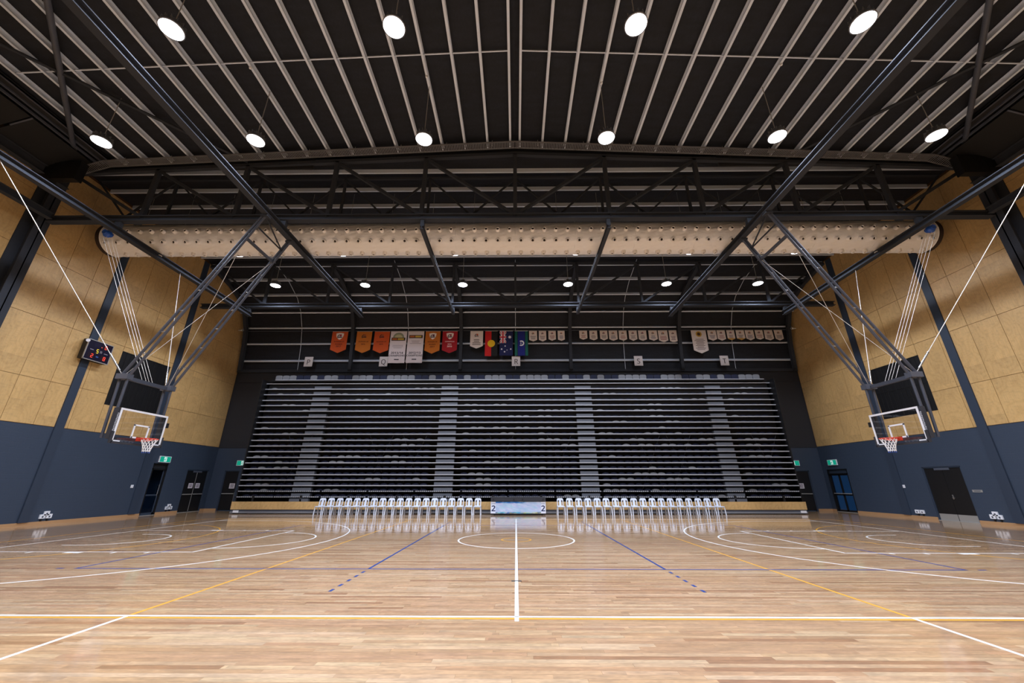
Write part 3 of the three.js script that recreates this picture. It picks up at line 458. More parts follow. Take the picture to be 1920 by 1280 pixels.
// ---------- white plastic chairs ----------
{
  const proto = (() => {
    const t = thing('plastic_chair', '', 'chair', [0, 0, 0], 'row of white plastic chairs in front of the seating'); t.userData.made = false;
    const m = M.plastic, v = (x, y, z) => new THREE.Vector3(x, y, z);
    const seat = new THREE.Shape(); seat.moveTo(-0.2, -0.2); seat.lineTo(0.2, -0.2); seat.quadraticCurveTo(0.22, 0.2, 0.17, 0.22); seat.lineTo(-0.17, 0.22); seat.quadraticCurveTo(-0.22, 0.2, -0.2, -0.2);
    const sg = new THREE.ExtrudeGeometry(seat, { depth: 0.02, bevelEnabled: true, bevelSize: 0.012, bevelThickness: 0.012, bevelSegments: 2 }); sg.rotateX(-Math.PI / 2); sg.rotateY(Math.PI); sg.translate(0, 0.425, 0.02); part('seat', sg, m, t);
    const bk = new THREE.Shape(); bk.moveTo(-0.195, 0); bk.lineTo(0.195, 0); bk.lineTo(0.2, 0.33); bk.quadraticCurveTo(0.19, 0.43, 0.1, 0.435); bk.lineTo(-0.1, 0.435); bk.quadraticCurveTo(-0.19, 0.43, -0.2, 0.33); bk.closePath();
    for (const s of [-1, 1]) { const h = new THREE.Path(); h.moveTo(s * 0.062, 0.04); h.lineTo(s * 0.062, 0.34); h.quadraticCurveTo(s * 0.155, 0.35, s * 0.162, 0.27); h.lineTo(s * 0.158, 0.04); h.closePath(); bk.holes.push(h); }
    const bg = new THREE.ExtrudeGeometry(bk, { depth: 0.022, bevelEnabled: true, bevelSize: 0.008, bevelThickness: 0.008, bevelSegments: 2, curveSegments: 6 }); bg.scale(0.88, 1, 1); bg.rotateX(-0.24); bg.translate(0, 0.43, -0.18); part('backrest', bg, m, t);
    for (const s of [-1, 1]) { part('leg', rod(v(s * 0.185, 0.43, 0.19), v(s * 0.205, 0, 0.24), 0.024, 8, 0.032), m, t); part('leg', rod(v(s * 0.185, 0.43, -0.17), v(s * 0.2, 0, -0.27), 0.024, 8, 0.032), m, t); }
    part('seat_apron', join(new THREE.BoxGeometry(0.38, 0.035, 0.02).translate(0, 0.41, 0.2), new THREE.BoxGeometry(0.02, 0.035, 0.36).translate(-0.19, 0.41, 0.01), new THREE.BoxGeometry(0.02, 0.035, 0.36).translate(0.19, 0.41, 0.01)), m, t);
    return t;
  })();
  let first = true;
  const put = (x, label, turn) => { let c = proto; if (first) { first = false; c.position.set(x, 0, -23.75); c.userData.label = label; } else c = copyOf(proto, [x, 0, 23.75], label); c.rotation.y = turn; };
  for (let k = 0; k < 19; k++) put(-11.0 + k * 0.491, k === 0 ? 'white plastic chair, leftmost in the row left of the scorers table' : k === 18 ? 'white plastic chair, last on the left beside the scorers table' : 'white plastic chair, ' + ORD[k] + ' from the left in the row left of the scorers table', (rnd() - 0.5) * 0.05);
  for (let k = 0; k < 18; k++) put(2.5 + k * 0.518, k === 0 ? 'white plastic chair, first on the right beside the scorers table' : k === 17 ? 'white plastic chair, rightmost in the row right of the scorers table' : 'white plastic chair, ' + ORD[k] + ' from the table in the row right of the scorers table', (rnd() - 0.5) * 0.08);
}

// ---------- scorers table with printed front ----------
{
  const t = thing('scorers_table', 'dark courtside scorers table with blue printed front reading 2 at both ends', 'table', [0.12, 0, 23.6]), x0 = -1.4, x1 = 1.64;
  part('body', join(box(x0, x1, 0.06, 0.7, 23.5, 24.1), box(x0 - 0.01, x1 + 0.01, 0.7, 0.9, 23.52, 24.12)), M.pad, t);
  part('hood', join(bar(V(x0, 0.82, 23.45), V(x1, 0.82, 23.45), 0.03, 0.2), box(x0, x1, 0.9, 0.93, 23.43, 24.12)), M.pad, t);
  for (const x of [x0 + 0.15, -0.12, 0.36, x1 - 0.15]) part('grommet', rod(V(x, 0.82, 23.4), V(x, 0.82, 23.44), 0.035, 12), M.black, t);
  for (const x of [x0 + 0.2, x1 - 0.2]) part('caster', rod(V(x - 0.03, 0.035, 23.6), V(x + 0.03, 0.035, 23.6), 0.035, 12), M.black, t);
  const tex = canvasTex(1024, 216, (c, w, h) => {
    c.fillStyle = '#b9c6e2'; c.fillRect(0, 0, w, h); seed = 77;
    for (let k = 0; k < 260; k++) { const x = rnd() * w, y = rnd() * h; c.fillStyle = ['rgba(205,214,236,.5)', 'rgba(160,190,225,.4)', 'rgba(190,185,225,.35)', 'rgba(150,200,220,.3)'][k % 4]; c.beginPath(); c.ellipse(x, y, 20 + rnd() * 60, 8 + rnd() * 24, 0.3, 0, 7); c.fill(); }
    for (let k = 0; k < 140; k++) { const q = k % 2, x = q ? 60 + rnd() * 580 : 60 + rnd() * 900, y = q ? rnd() * 24 : h - rnd() * 22; c.fillStyle = q ? ['rgba(25,90,180,.55)', 'rgba(60,150,215,.5)'][k % 4 >> 1] : ['rgba(30,70,150,.55)', 'rgba(225,205,80,.5)', 'rgba(60,180,205,.5)'][k % 3]; c.beginPath(); c.ellipse(x, y, 14 + rnd() * 40, 3 + rnd() * 6, 0, 0, 7); c.fill(); }
    c.fillStyle = '#dfe6f4'; c.fillRect(0, 0, 90, h); c.fillRect(w - 90, 0, 90, h);
    c.fillStyle = '#1b2a5c'; c.textAlign = 'center'; c.font = 'bold 150px sans-serif'; c.fillText('2', 50, 178); c.fillText('2', w - 50, 178); c.font = 'bold 24px sans-serif'; c.fillText('COURT', 50, 48); c.fillText('COURT', w - 50, 48);
  });
  const g = new THREE.PlaneGeometry(x1 - x0, 0.6); g.translate((x0 + x1) / 2, 0.4, -23.485); part('printed_front', g, new THREE.MeshStandardMaterial({ map: tex, roughness: 0.5 }), t, 'pale blue brush-stroke print with large 2');
}

// ---------- banners, flags and seat-block letters ----------
{
  const F = 26.62, TOP = 12.1;
  const rail = thing('banner_rail', 'long thin dark rail the banners and flags hang from', 'rail', [0, 12.1, F]); for (const [a, b] of [[-19.6, -12], [-11.7, -4.1], [-3.8, 3.8], [4.1, 11.7], [12, 19.6]]) part('tube', rod(V(a, TOP + 0.045, F), V(b, TOP + 0.045, F), 0.022, 8), M.steelGrey, rail);
  const crest = (c, x, y, r, ball, white) => { if (white) { c.fillStyle = '#e8dcd6'; c.beginPath(); c.moveTo(x - r, y - r * 0.8); c.quadraticCurveTo(x, y - r * 1.1, x + r, y - r * 0.8); c.quadraticCurveTo(x + r, y + r * 0.5, x, y + r); c.quadraticCurveTo(x - r, y + r * 0.5, x - r, y - r * 0.8); c.fill(); } c.fillStyle = ball; c.beginPath(); c.arc(x + r * 0.2, y - r * 0.25, r * 0.3, 0, 7); c.fill(); c.strokeStyle = '#1c1a26'; c.lineWidth = r * 0.22; c.beginPath(); c.arc(x, y + r * 0.15, r * 0.55, 2.4, 4.6); c.stroke(); c.fillStyle = '#1c1a26'; c.fillRect(x - r * 0.35, y + r * 0.12, r * 0.95, r * 0.28); };
  const txt = (c, s, x, y, px, col) => { c.fillStyle = col; c.font = 'bold ' + px + 'px sans-serif'; c.textAlign = 'center'; c.fillText(s, x, y); };
  const strokes = (c, w, y0, n, gap, col, k) => { c.fillStyle = col; for (let i = 0; i < n; i++) { const q = (0.42 + 0.3 * hash(k, i)) * w; c.fillRect(w / 2 - q / 2, y0 + i * gap, q, gap * 0.42); } };
  const art = {
    pennant: (bg, ball, lines, col, white, edge) => (c, w, h) => { c.fillStyle = bg; c.fillRect(0, 0, w, h); crest(c, w / 2, h * 0.22, w * 0.24, ball, white); lines.forEach((s, i) => txt(c, s, w / 2, h * (0.5 + i * 0.115), i < 2 ? w * 0.115 : w * 0.15, col)); },
    champ: (year, arch) => (c, w, h) => { c.fillStyle = '#d9d0d4'; c.fillRect(0, 0, w, h); if (arch) { c.fillStyle = '#8a8f7c'; c.beginPath(); c.ellipse(w / 2, h * 0.2, w * 0.34, h * 0.16, 0, Math.PI, 0); c.fill(); c.fillStyle = '#b9b48c'; c.beginPath(); c.ellipse(w / 2, h * 0.2, w * 0.24, h * 0.1, 0, Math.PI, 0); c.fill(); } const y = arch ? 0.2 : 0.12; c.fillStyle = '#3a2a22'; c.fillRect(w * 0.08, h * y, w * 0.84, h * 0.1); c.fillStyle = '#b0622c'; c.fillRect(w * 0.12, h * (y + 0.02), w * 0.3, h * 0.055); c.fillStyle = '#c0a03c'; c.fillRect(w * 0.46, h * (y + 0.02), w * 0.38, h * 0.055); strokes(c, w, h * (arch ? 0.44 : 0.3), 3, h * 0.04, '#a79ca4', arch ? 3 : 5); txt(c, year, w / 2, h * 0.72, w * 0.2, '#2e2a36'); txt(c, 'CHAMPIONS', w / 2, h * 0.8, w * 0.165, '#2e2a36'); c.fillStyle = '#2e2a36'; c.fillRect(w * 0.36, h * 0.875, w * 0.28, h * 0.03); },
    small: (k, ball, col, foot) => (c, w, h) => { c.fillStyle = '#d8ccc6'; c.fillRect(0, 0, w, h); if (foot) { c.fillStyle = foot; c.fillRect(0, h * 0.8, w, h * 0.2); } crest(c, w / 2, h * 0.24, w * 0.24, ball, false); strokes(c, w, h * 0.48, 4, h * 0.09, col, k); },
    flagA: (c, w, h) => { c.fillStyle = '#111'; c.fillRect(0, 0, w, h); c.fillStyle = '#c01818'; c.fillRect(0, 0, w * 0.5, h); c.fillStyle = '#e0b418'; c.beginPath(); c.arc(w / 2, h / 2, w * 0.3, 0, 7); c.fill(); },
    flagB: (c, w, h) => {
      c.fillStyle = '#10184a'; c.fillRect(0, 0, w, h); const W = w * 0.5, H = h * 0.5; c.save(); c.beginPath(); c.rect(0, 0, W, H); c.clip();
      const L = (x0, y0, x1, y1, lw, col) => { c.strokeStyle = col; c.lineWidth = lw; c.beginPath(); c.moveTo(x0, y0); c.lineTo(x1, y1); c.stroke(); };
      L(0, 0, W, H, w * 0.13, '#e8e4e8'); L(W, 0, 0, H, w * 0.13, '#e8e4e8'); L(0, 0, W, H, w * 0.05, '#b81c2c'); L(W, 0, 0, H, w * 0.05, '#b81c2c'); L(W / 2, 0, W / 2, H, w * 0.2, '#e8e4e8'); L(0, H / 2, W, H / 2, w * 0.2, '#e8e4e8'); L(W / 2, 0, W / 2, H, w * 0.11, '#b81c2c'); L(0, H / 2, W, H / 2, w * 0.11, '#b81c2c'); c.restore();
      const star = (x, y, r, n = 7) => { c.fillStyle = '#eceaf0'; c.beginPath(); for (let i = 0; i < n * 2; i++) { const a = i * Math.PI / n - Math.PI / 2, q = i % 2 ? r * 0.5 : r; c.lineTo(x + q * Math.cos(a), y + q * Math.sin(a)); } c.fill(); };
      star(w * 0.76, h * 0.25, w * 0.15); star(w * 0.42, h * 0.62, w * 0.07); star(w * 0.16, h * 0.74, w * 0.08); star(w * 0.84, h * 0.74, w * 0.075); star(w * 0.38, h * 0.85, w * 0.08); star(w * 0.56, h * 0.78, w * 0.045, 5);
    },
    flagC: (c, w, h) => { c.fillStyle = '#121c74'; c.fillRect(0, 0, w, h); c.fillStyle = '#0a5a50'; c.fillRect(0, 0, w * 0.2, h); c.fillRect(w * 0.8, 0, w * 0.2, h); c.fillStyle = '#0a0a10'; c.fillRect(w * 0.2, 0, w * 0.03, h); c.fillRect(w * 0.77, 0, w * 0.03, h); c.strokeStyle = '#e8e6ea'; c.lineWidth = w * 0.1; c.beginPath(); c.arc(w * 0.5, h * 0.5, w * 0.17, -2.2, 2.2); c.stroke(); c.fillStyle = '#e8e6ea'; c.beginPath(); for (let i = 0; i < 10; i++) { const a = i * Math.PI / 5 - Math.PI / 2, q = w * (i % 2 ? 0.035 : 0.075); c.lineTo(w * 0.47 + q * Math.cos(a), h * 0.5 + q * Math.sin(a)); } c.fill(); },
  };
  function hang(name, label, cat, x, w, len, point, draw, group, trim) {
    const t = thing(name, label, cat, [x, TOP - len, F], group), tip = point ? Math.min(0.22 * w, 0.2 * len) : 0, N = 10, R = 12, pos = [], uv = [], idx = [];
    for (const zf of [0.004, -0.004]) for (let j = 0; j <= R; j++) for (let i = 0; i <= N; i++) {
      const u = i / N, yb = len - tip * Math.abs(2 * u - 1), yy = j / R * yb; const wave = 0.018 * Math.sin(u * 9 + x * 3) * (j / R);
      pos.push(x + (u - 0.5) * w, TOP - yy, -F + wave + zf); uv.push(u, 1 - yy / len);
    }
    const S = (N + 1) * (R + 1); for (let f = 0; f < 2; f++) for (let j = 0; j < R; j++) for (let i = 0; i < N; i++) { const a = f * S + j * (N + 1) + i, b = a + 1, c = a + N + 1, d = c + 1; f ? idx.push(a, b, c, b, d, c) : idx.push(a, c, b, b, c, d); }
    const rim = (list) => { for (let k = 0; k + 1 < list.length; k++) { const a = list[k], b = list[k + 1]; idx.push(a, a + S, b, b, a + S, b + S); } }; rim([...Array(N + 1).keys()].map((i) => R * (N + 1) + i)); rim([...Array(R + 1).keys()].map((j) => j * (N + 1))); rim([...Array(R + 1).keys()].map((j) => j * (N + 1) + N));
    const g = new THREE.BufferGeometry(); g.setAttribute('position', new THREE.Float32BufferAttribute(pos, 3)); g.setAttribute('uv', new THREE.Float32BufferAttribute(uv, 2)); g.setIndex(idx); g.computeVertexNormals();
    const px = w > 0.8 ? 192 : 112; part('cloth', g, new THREE.MeshStandardMaterial({ map: canvasTex(px, Math.round(px * len / w), draw), roughness: 0.85 }), t);
    part('top_pole', rod(V(x - w / 2, TOP + 0.005, F), V(x + w / 2, TOP + 0.005, F), 0.014, 6), trim || M.galv, t);
    return t;
  }
  const B = [[-12.8, 1.15, 1.64], [-11.02, 1.11, 1.65], [-9.72, 1.11, 1.67], [-8.5, 1.19, 2.41], [-7.24, 1.17, 2.4], [-6.01, 1.08, 1.71], [-4.76, 1.09, 1.68], [-2.82, 0.93, 1.34], [-1.75, 0.9, 1.91], [-0.67, 0.96, 1.87], [0.42, 0.95, 1.88], [1.28, 0.58, 0.81], [1.96, 0.54, 0.81], [2.66, 0.54, 0.76], [3.32, 0.5, 0.77], [4.92, 0.57, 0.69], [5.65, 0.56, 0.74], [6.4, 0.55, 0.74], [7.08, 0.62, 0.78], [7.78, 0.57, 0.78], [8.51, 0.59, 0.78], [9.2, 0.59, 0.79], [9.96, 0.61, 0.79], [10.68, 0.68, 0.91], [11.4, 0.56, 0.92], [13.26, 1.07, 1.75], [14.22, 0.61, 0.8], [14.88, 0.59, 0.79], [15.57, 0.56, 0.76], [16.26, 0.59, 0.76], [16.93, 0.61, 0.77], [17.62, 0.57, 0.73], [18.3, 0.6, 0.79], [19.01, 0.59, 0.79]];
  const O = '#c2501c', A = '#bd6a1e', dk = '#3a140c';
  const big = [
    ['orange pennant with white crest, leftmost of all the banners', art.pennant(O, '#a02a3c', ['RUNNER UP', 'WOMEN', '2017'], dk, true)], ['amber striped pennant, first right of the second rafter', art.pennant(A, '#8a4a2c', ['RUNNER UP', 'MEN'], dk, false)],
    ['orange striped pennant above the Q sign', art.pennant(O, '#8a4a2c', ['RUNNER UP', 'MEN'], dk, false)], ['tall white banner with arched emblem reading 2013/14 CHAMPIONS', art.champ('2013/14', true)], ['tall white banner reading 2012/13 CHAMPIONS', art.champ('2012/13', false)],
    ['amber pennant with white crest, beside the red pennant', art.pennant(A, '#5a2440', ['RUNNER UP', 'WOMEN', '2017'], dk, true)], ['red pennant with white crest reading CHAMPION MEN 2019', art.pennant('#9c1420', '#8a2430', ['CHAMPION', 'MEN', '2019'], '#e6d2d0', true)],
    ['white pennant with dark emblem, left of the three flags', art.small(9, '#b05030', '#5a5048')],
  ];
  big.forEach(([l, d], i) => hang('pennant_banner', l, 'banner', ...B[i], i !== 3 && i !== 4, d, 'banners hanging above the seating'));
  hang('flag', 'red and black flag with a yellow disc', 'flag', ...B[8], false, art.flagA, 'flags above the seating'); hang('flag', 'dark blue flag with white stars and a union cross canton', 'flag', ...B[9], false, art.flagB, 'flags above the seating', M.white); hang('flag', 'blue flag with green side bands and a white headdress emblem', 'flag', ...B[10], false, art.flagC, 'flags above the seating', M.white);
  const balls = ['#8c2a34', '#a02a3c', '#b05a2c', '#c06a30'], cols = ['#5a4c4c', '#8c4a44', '#4c5470', '#4a4a52'];
  for (let i = 11; i < 15; i++) hang('pennant_banner', 'small white pennant, ' + ORD[i - 11] + ' to the right of the three flags', 'banner', ...B[i], true, art.small(i, balls[i % 4], cols[i % 4]), 'small white pennants');
  for (let i = 15; i < 25; i++) hang('pennant_banner', 'small white pennant, ' + ORD[i - 15] + ' from the left in the bay above the S sign', 'banner', ...B[i], true, art.small(i, balls[i % 4], cols[(i * 3) % 4]), 'small white pennants');
  hang('pennant_banner', 'long white pointed banner with round emblem, left of the T sign', 'banner', ...B[25], true, (c, w, h) => { c.fillStyle = '#d6ccc8'; c.fillRect(0, 0, w, h); c.fillStyle = '#b8923a'; c.beginPath(); c.arc(w / 2, h * 0.16, w * 0.2, 0, 7); c.fill(); c.fillStyle = '#4a3018'; c.beginPath(); c.arc(w / 2, h * 0.16, w * 0.11, 0, 7); c.fill(); strokes(c, w, h * 0.38, 9, h * 0.055, '#6a5e5c', 31); }, 'banners hanging above the seating');
  for (let i = 26; i < 34; i++) hang('pennant_banner', 'small white pennant, ' + ORD[i - 26] + ' right of the long pointed banner', 'banner', ...B[i], true, art.small(i, balls[(i + 1) % 4], cols[(i * 3) % 4], i === 28 || i === 29 ? '#c89a50' : null), 'small white pennants');
  for (const [ch, x] of [['P', -14.85], ['Q', -9.46], ['R', 0.03], ['S', 8.75], ['T', 14.84]]) {
    const t = thing('letter_sign', 'white square seat-block sign with the letter ' + ch, 'sign', [x, 9.5, 26.78]);
    part('board', box(x - 0.3, x + 0.3, 9.5, 10.22, 26.78, 26.8), M.paper, t);
    const g = new THREE.PlaneGeometry(0.58, 0.7); g.translate(x, 9.86, -26.775);
    part('letter', g, new THREE.MeshStandardMaterial({ roughness: 0.8, map: canvasTex(128, 154, (c, w, h) => { c.fillStyle = '#d8d4d6'; c.fillRect(0, 0, w, h); c.fillStyle = '#2a1c20'; c.font = '112px sans-serif'; c.textAlign = 'center'; c.fillText(ch, w / 2, h * 0.8); }) }), t);
    part('hook', rod(V(x, 10.2, 26.79), V(x, 10.2, 27.0), 0.012, 5), M.galv, t);
  }
}

// ---------- scoreboard ----------
{
  const t = thing('scoreboard', 'dark electronic scoreboard with red and yellow digits on the left plywood wall', 'scoreboard', [-20.0, 7.05, 17.55]), x = -19.86;
  const f0 = 16.96, f1 = 18.12, y0 = 7.06, y1 = 8.0;
  part('case', box(-20.12, x, y0, y1, f0, f1), M.black, t); part('wall_bracket', box(-20.2, -20.1, 7.3, 7.8, 17.25, 17.85), M.steel, t);
  part('frame', join(box(x - 0.03, x + 0.012, y1 - 0.02, y1 + 0.012, f0 - 0.012, f1 + 0.012), box(x - 0.03, x + 0.012, y0 - 0.012, y0 + 0.02, f0 - 0.012, f1 + 0.012), box(x - 0.03, x + 0.012, y0, y1, f0 - 0.012, f0 + 0.02), box(x - 0.03, x + 0.012, y0, y1, f1 - 0.02, f1 + 0.012)), M.galv, t);
  const SEG = { 0: 'abcdef', 2: 'abged', 5: 'afgcd', 8: 'abcdefg' };
  const digit = (c, n, X, Y, w, h, col) => { c.strokeStyle = col; c.lineWidth = w * 0.2; c.lineCap = 'round'; const p = { a: [0, 0, 1, 0], b: [1, 0, 1, 0.5], c: [1, 0.5, 1, 1], d: [0, 1, 1, 1], e: [0, 0.5, 0, 1], f: [0, 0, 0, 0.5], g: [0, 0.5, 1, 0.5] }; for (const s of SEG[n]) { const q = p[s]; c.beginPath(); c.moveTo(X + q[0] * w, Y + q[1] * h); c.lineTo(X + q[2] * w, Y + q[3] * h); c.stroke(); } };
  const lit = (c) => { digit(c, 0, 358, 40, 34, 72, '#ff4a36'); c.fillStyle = '#ff6a50'; c.fillRect(282, 88, 14, 14); digit(c, 5, 212, 158, 34, 76, '#ffd93a'); digit(c, 2, 128, 276, 38, 72, '#ff4a36'); digit(c, 8, 392, 276, 38, 72, '#ff4a36'); };
  const face = canvasTex(512, 400, (c, w, h) => { c.fillStyle = '#100c26'; c.fillRect(0, 0, w, h); c.fillStyle = '#24131c'; c.fillRect(300, 20, 140, 110); c.fillRect(60, 256, 130, 110); c.fillRect(330, 256, 140, 110); c.fillStyle = '#1c1730'; c.fillRect(130, 24, 130, 90); c.fillStyle = '#8d8a96'; c.fillRect(70, 180, 74, 16); c.fillRect(372, 200, 84, 16); c.fillStyle = '#3c5c9a'; c.fillRect(232, 300, 56, 26); c.fillStyle = '#6c6870'; c.fillRect(280, 170, 50, 50); lit(c); });
  const glow = canvasTex(512, 400, (c, w, h) => { c.fillStyle = '#000'; c.fillRect(0, 0, w, h); lit(c); });
  const g = new THREE.PlaneGeometry(f1 - f0 - 0.04, y1 - y0 - 0.04); g.rotateY(Math.PI / 2); g.translate(x + 0.003, (y0 + y1) / 2, -(f0 + f1) / 2);
  part('display', g, new THREE.MeshStandardMaterial({ map: face, roughness: 0.35, emissive: 0xffffff, emissiveMap: glow, emissiveIntensity: 1.3 }), t, 'display with digits 0, 5, 2 and 8');
  part('siren', join(rod(V(-19.84, 7.86, 16.92), V(-19.72, 7.86, 16.8), 0.05, 12, 0.075)), M.white, t);
}
for (const s of [-1, 1]) {
  const c = thing('security_camera', 'small white camera at the end of the ' + (s < 0 ? 'left' : 'right') + ' wall, level with the banners', 'camera', [s * 20.0, 12.1, 26.3]);
  part('body', rod(V(s * 19.95, 12.12, 26.35), V(s * 19.72, 12.08, 26.2), 0.06, 12), M.white, c); part('mount', rod(V(s * 20.18, 12.14, 26.4), V(s * 19.9, 12.12, 26.35), 0.03, 8), M.white, c); part('lens', rod(V(s * 19.72, 12.08, 26.2), V(s * 19.71, 12.078, 26.193), 0.045, 12), M.black, c);
}

// ---------- doors ----------
const exitTex = canvasTex(256, 128, (c, w, h) => { c.fillStyle = '#0d9c80'; c.fillRect(0, 0, w, h); c.fillStyle = '#eefaf6'; c.fillRect(96, 12, 62, 104); c.fillStyle = '#0d9c80'; c.beginPath(); c.arc(134, 32, 10, 0, 7); c.fill(); c.strokeStyle = '#0d9c80'; c.lineWidth = 11; c.lineCap = 'round'; const L = (...p) => { c.beginPath(); c.moveTo(p[0], p[1]); for (let i = 2; i < p.length; i += 2) c.lineTo(p[i], p[i + 1]); c.stroke(); }; L(128, 48, 118, 74, 136, 88, 130, 108); L(118, 74, 108, 92, 98, 92); L(128, 50, 144, 62); L(128, 50, 108, 56, 104, 68); });
const exitMat = new THREE.MeshStandardMaterial({ map: exitTex, roughness: 0.4, emissive: 0xffffff, emissiveMap: exitTex, emissiveIntensity: 0.55 });
function exitSign(label, base, facing, w) {             // facing: 'x+', 'x-' or 'z+'
  const t = thing('exit_sign', label, 'exit sign', base), g = new THREE.BoxGeometry(w, 0.34, 0.06), p = new THREE.PlaneGeometry(w - 0.05, 0.29); p.translate(0, 0, 0.0315);
  for (const q of [g, p]) { q.rotateY(facing === 'x+' ? Math.PI / 2 : facing === 'x-' ? -Math.PI / 2 : 0); q.translate(base[0], base[1] + 0.17, -base[2]); }
  part('case', g, M.white, t); part('face', p, exitMat, t, 'glowing green running-man panel');
}
exitSign('green exit sign above the single glass door on the left wall', [-WX + 0.04, 2.78, 23.3], 'x+', 0.76);
exitSign('green exit sign above the glass double door on the right wall', [WX - 0.04, 2.74, 26.3], 'x-', 0.76);
exitSign('green exit sign left of the folded seating, above the dark door', [-18.3, 2.77, FEND - 0.04], 'z+', 0.8);
exitSign('green exit sign right of the folded seating, above the dark door', [18.35, 2.75, FEND - 0.04], 'z+', 0.8);
const noteTex = canvasTex(96, 96, (c, w, h) => { c.fillStyle = '#d2cbd2'; c.fillRect(0, 0, w, h); c.fillStyle = '#4a4450'; for (const [y, q] of [[22, 60], [36, 66], [56, 50], [68, 64]]) c.fillRect(48 - q / 2, y, q, 7); });
const noteMat = new THREE.MeshStandardMaterial({ map: noteTex, roughness: 0.8 });
function door(n, o) { const d = struct('door_' + n); d.userData.label = o; return d; }
{ // left: single glass door
  const d = door(1, 'single glass door with transom on the left wall'), X = -WX - 0.08, f0 = 22.7, f1 = 23.68;
  part('frame', join(box(X - 0.05, X + 0.08, 0, 2.72, f0, f0 + 0.07), box(X - 0.05, X + 0.08, 0, 2.72, f1 - 0.07, f1), box(X - 0.05, X + 0.08, 2.36, 2.44, f0, f1), box(X - 0.05, X + 0.08, 2.66, 2.72, f0, f1)), M.black, d);
  part('transom', box(X - 0.01, X + 0.01, 2.44, 2.66, f0 + 0.07, f1 - 0.07), M.dark, d);
  part('leaf_frame', join(box(X - 0.02, X + 0.02, 0.02, 0.14, f0 + 0.08, f1 - 0.08), box(X - 0.02, X + 0.02, 1.0, 1.08, f0 + 0.08, f1 - 0.08), box(X - 0.02, X + 0.02, 0.02, 2.36, f1 - 0.15, f1 - 0.08), box(X - 0.02, X + 0.02, 0.02, 2.36, f0 + 0.08, f0 + 0.13)), M.navyPlain, d);
  part('pane', box(X - 0.004, X + 0.004, 0.14, 2.36, f0 + 0.13, f1 - 0.15), M.doorGlass, d);
  part('pull_handle', join(rod(V(X + 0.07, 1.0, f1 - 0.2), V(X + 0.07, 1.6, f1 - 0.2), 0.015, 8), rod(V(X, 1.05, f1 - 0.2), V(X + 0.07, 1.05, f1 - 0.2), 0.01, 6), rod(V(X, 1.55, f1 - 0.2), V(X + 0.07, 1.55, f1 - 0.2), 0.01, 6)), M.chrome, d);
  part('threshold', box(-WX - 0.2, -WX + 0.02, 0, 0.02, f0, f1), M.galv, d); part('dark_lobby', join(box(-WX - 1.4, -WX - 1.3, 0, 2.9, f0 - 0.3, f1 + 0.3), box(-WX - 1.4, -WX - 0.24, 2.75, 2.9, f0 - 0.3, f1 + 0.3), box(-WX - 1.4, -WX - 0.24, 0, 2.9, f0 - 0.4, f0 - 0.3), box(-WX - 1.4, -WX - 0.24, 0, 2.9, f1 + 0.3, f1 + 0.4), box(-WX - 1.4, -WX - 0.2, -0.1, 0, f0 - 0.3, f1 + 0.3)), std(0x8a9098, 0.7), d);
}
function blackDoubleDoor(d, s, f0, f1, h, kick, notes) {
  const X = s * (WX + 0.08), m = (f0 + f1) / 2, i = s * -1;
  part('frame', join(box(X - 0.06, X + 0.06, 0, h, f0, f0 + 0.05), box(X - 0.06, X + 0.06, 0, h, f1 - 0.05, f1), box(X - 0.06, X + 0.06, h - 0.05, h, f0, f1)), M.navyPlain, d);
  [[f0 + 0.055, m - 0.004], [m + 0.004, f1 - 0.055]].forEach(([a, b], k) => {
    const l = part('leaf', box(X - 0.025, X + 0.025, 0.015, h - 0.055, a, b), M.black, d);
    if (kick) part('kick_plate', box(X + i * 0.025, X + i * 0.03, 0.02, 0.3, a + 0.01, b - 0.01), M.galv, l);
    if (notes) { const g = new THREE.PlaneGeometry(0.36, 0.3); g.rotateY(s < 0 ? Math.PI / 2 : -Math.PI / 2); g.translate(X + i * 0.027, 1.52, -(k ? a + 0.28 : b - 0.28)); part('notice', g, noteMat, l); part('panic_bar', box(X + i * 0.03, X + i * 0.08, 1.0, 1.05, a + 0.05, b - 0.05), M.galv, l); part('edge_strip', box(X + i * 0.025, X + i * 0.03, 0.05, h - 0.1, k ? a : b - 0.015, k ? a + 0.015 : b), M.galv, l); }
    else if (k === 0) part('lever_handle', join(rod(V(X + i * 0.03, 1.02, b - 0.08), V(X + i * 0.09, 1.02, b - 0.08), 0.012, 8), bar(V(X + i * 0.09, 1.02, b - 0.08), V(X + i * 0.09, 1.02, b - 0.22), 0.02, 0.02), box(X + i * 0.025, X + i * 0.032, 0.95, 1.15, b - 0.11, b - 0.05)), M.chrome, l);
  });
  if (!kick || true) part('closer_plate', box(X + i * 0.01, X + i * 0.05, h - 0.16, h - 0.06, m - 0.35, m + 0.35), M.steelGrey, d);
  part('threshold', box(s * (WX + 0.2), s * (WX - 0.02), 0, 0.02, f0, f1), M.galv, d);
}
blackDoubleDoor(door(2, 'black double door with two paper notices on the left wall'), -1, 25.2, 26.98, 2.46, false, true);
blackDoubleDoor(door(3, 'black double door with metal kick plates on the right wall'), 1, 18.9, 20.7, 2.4, true, false);
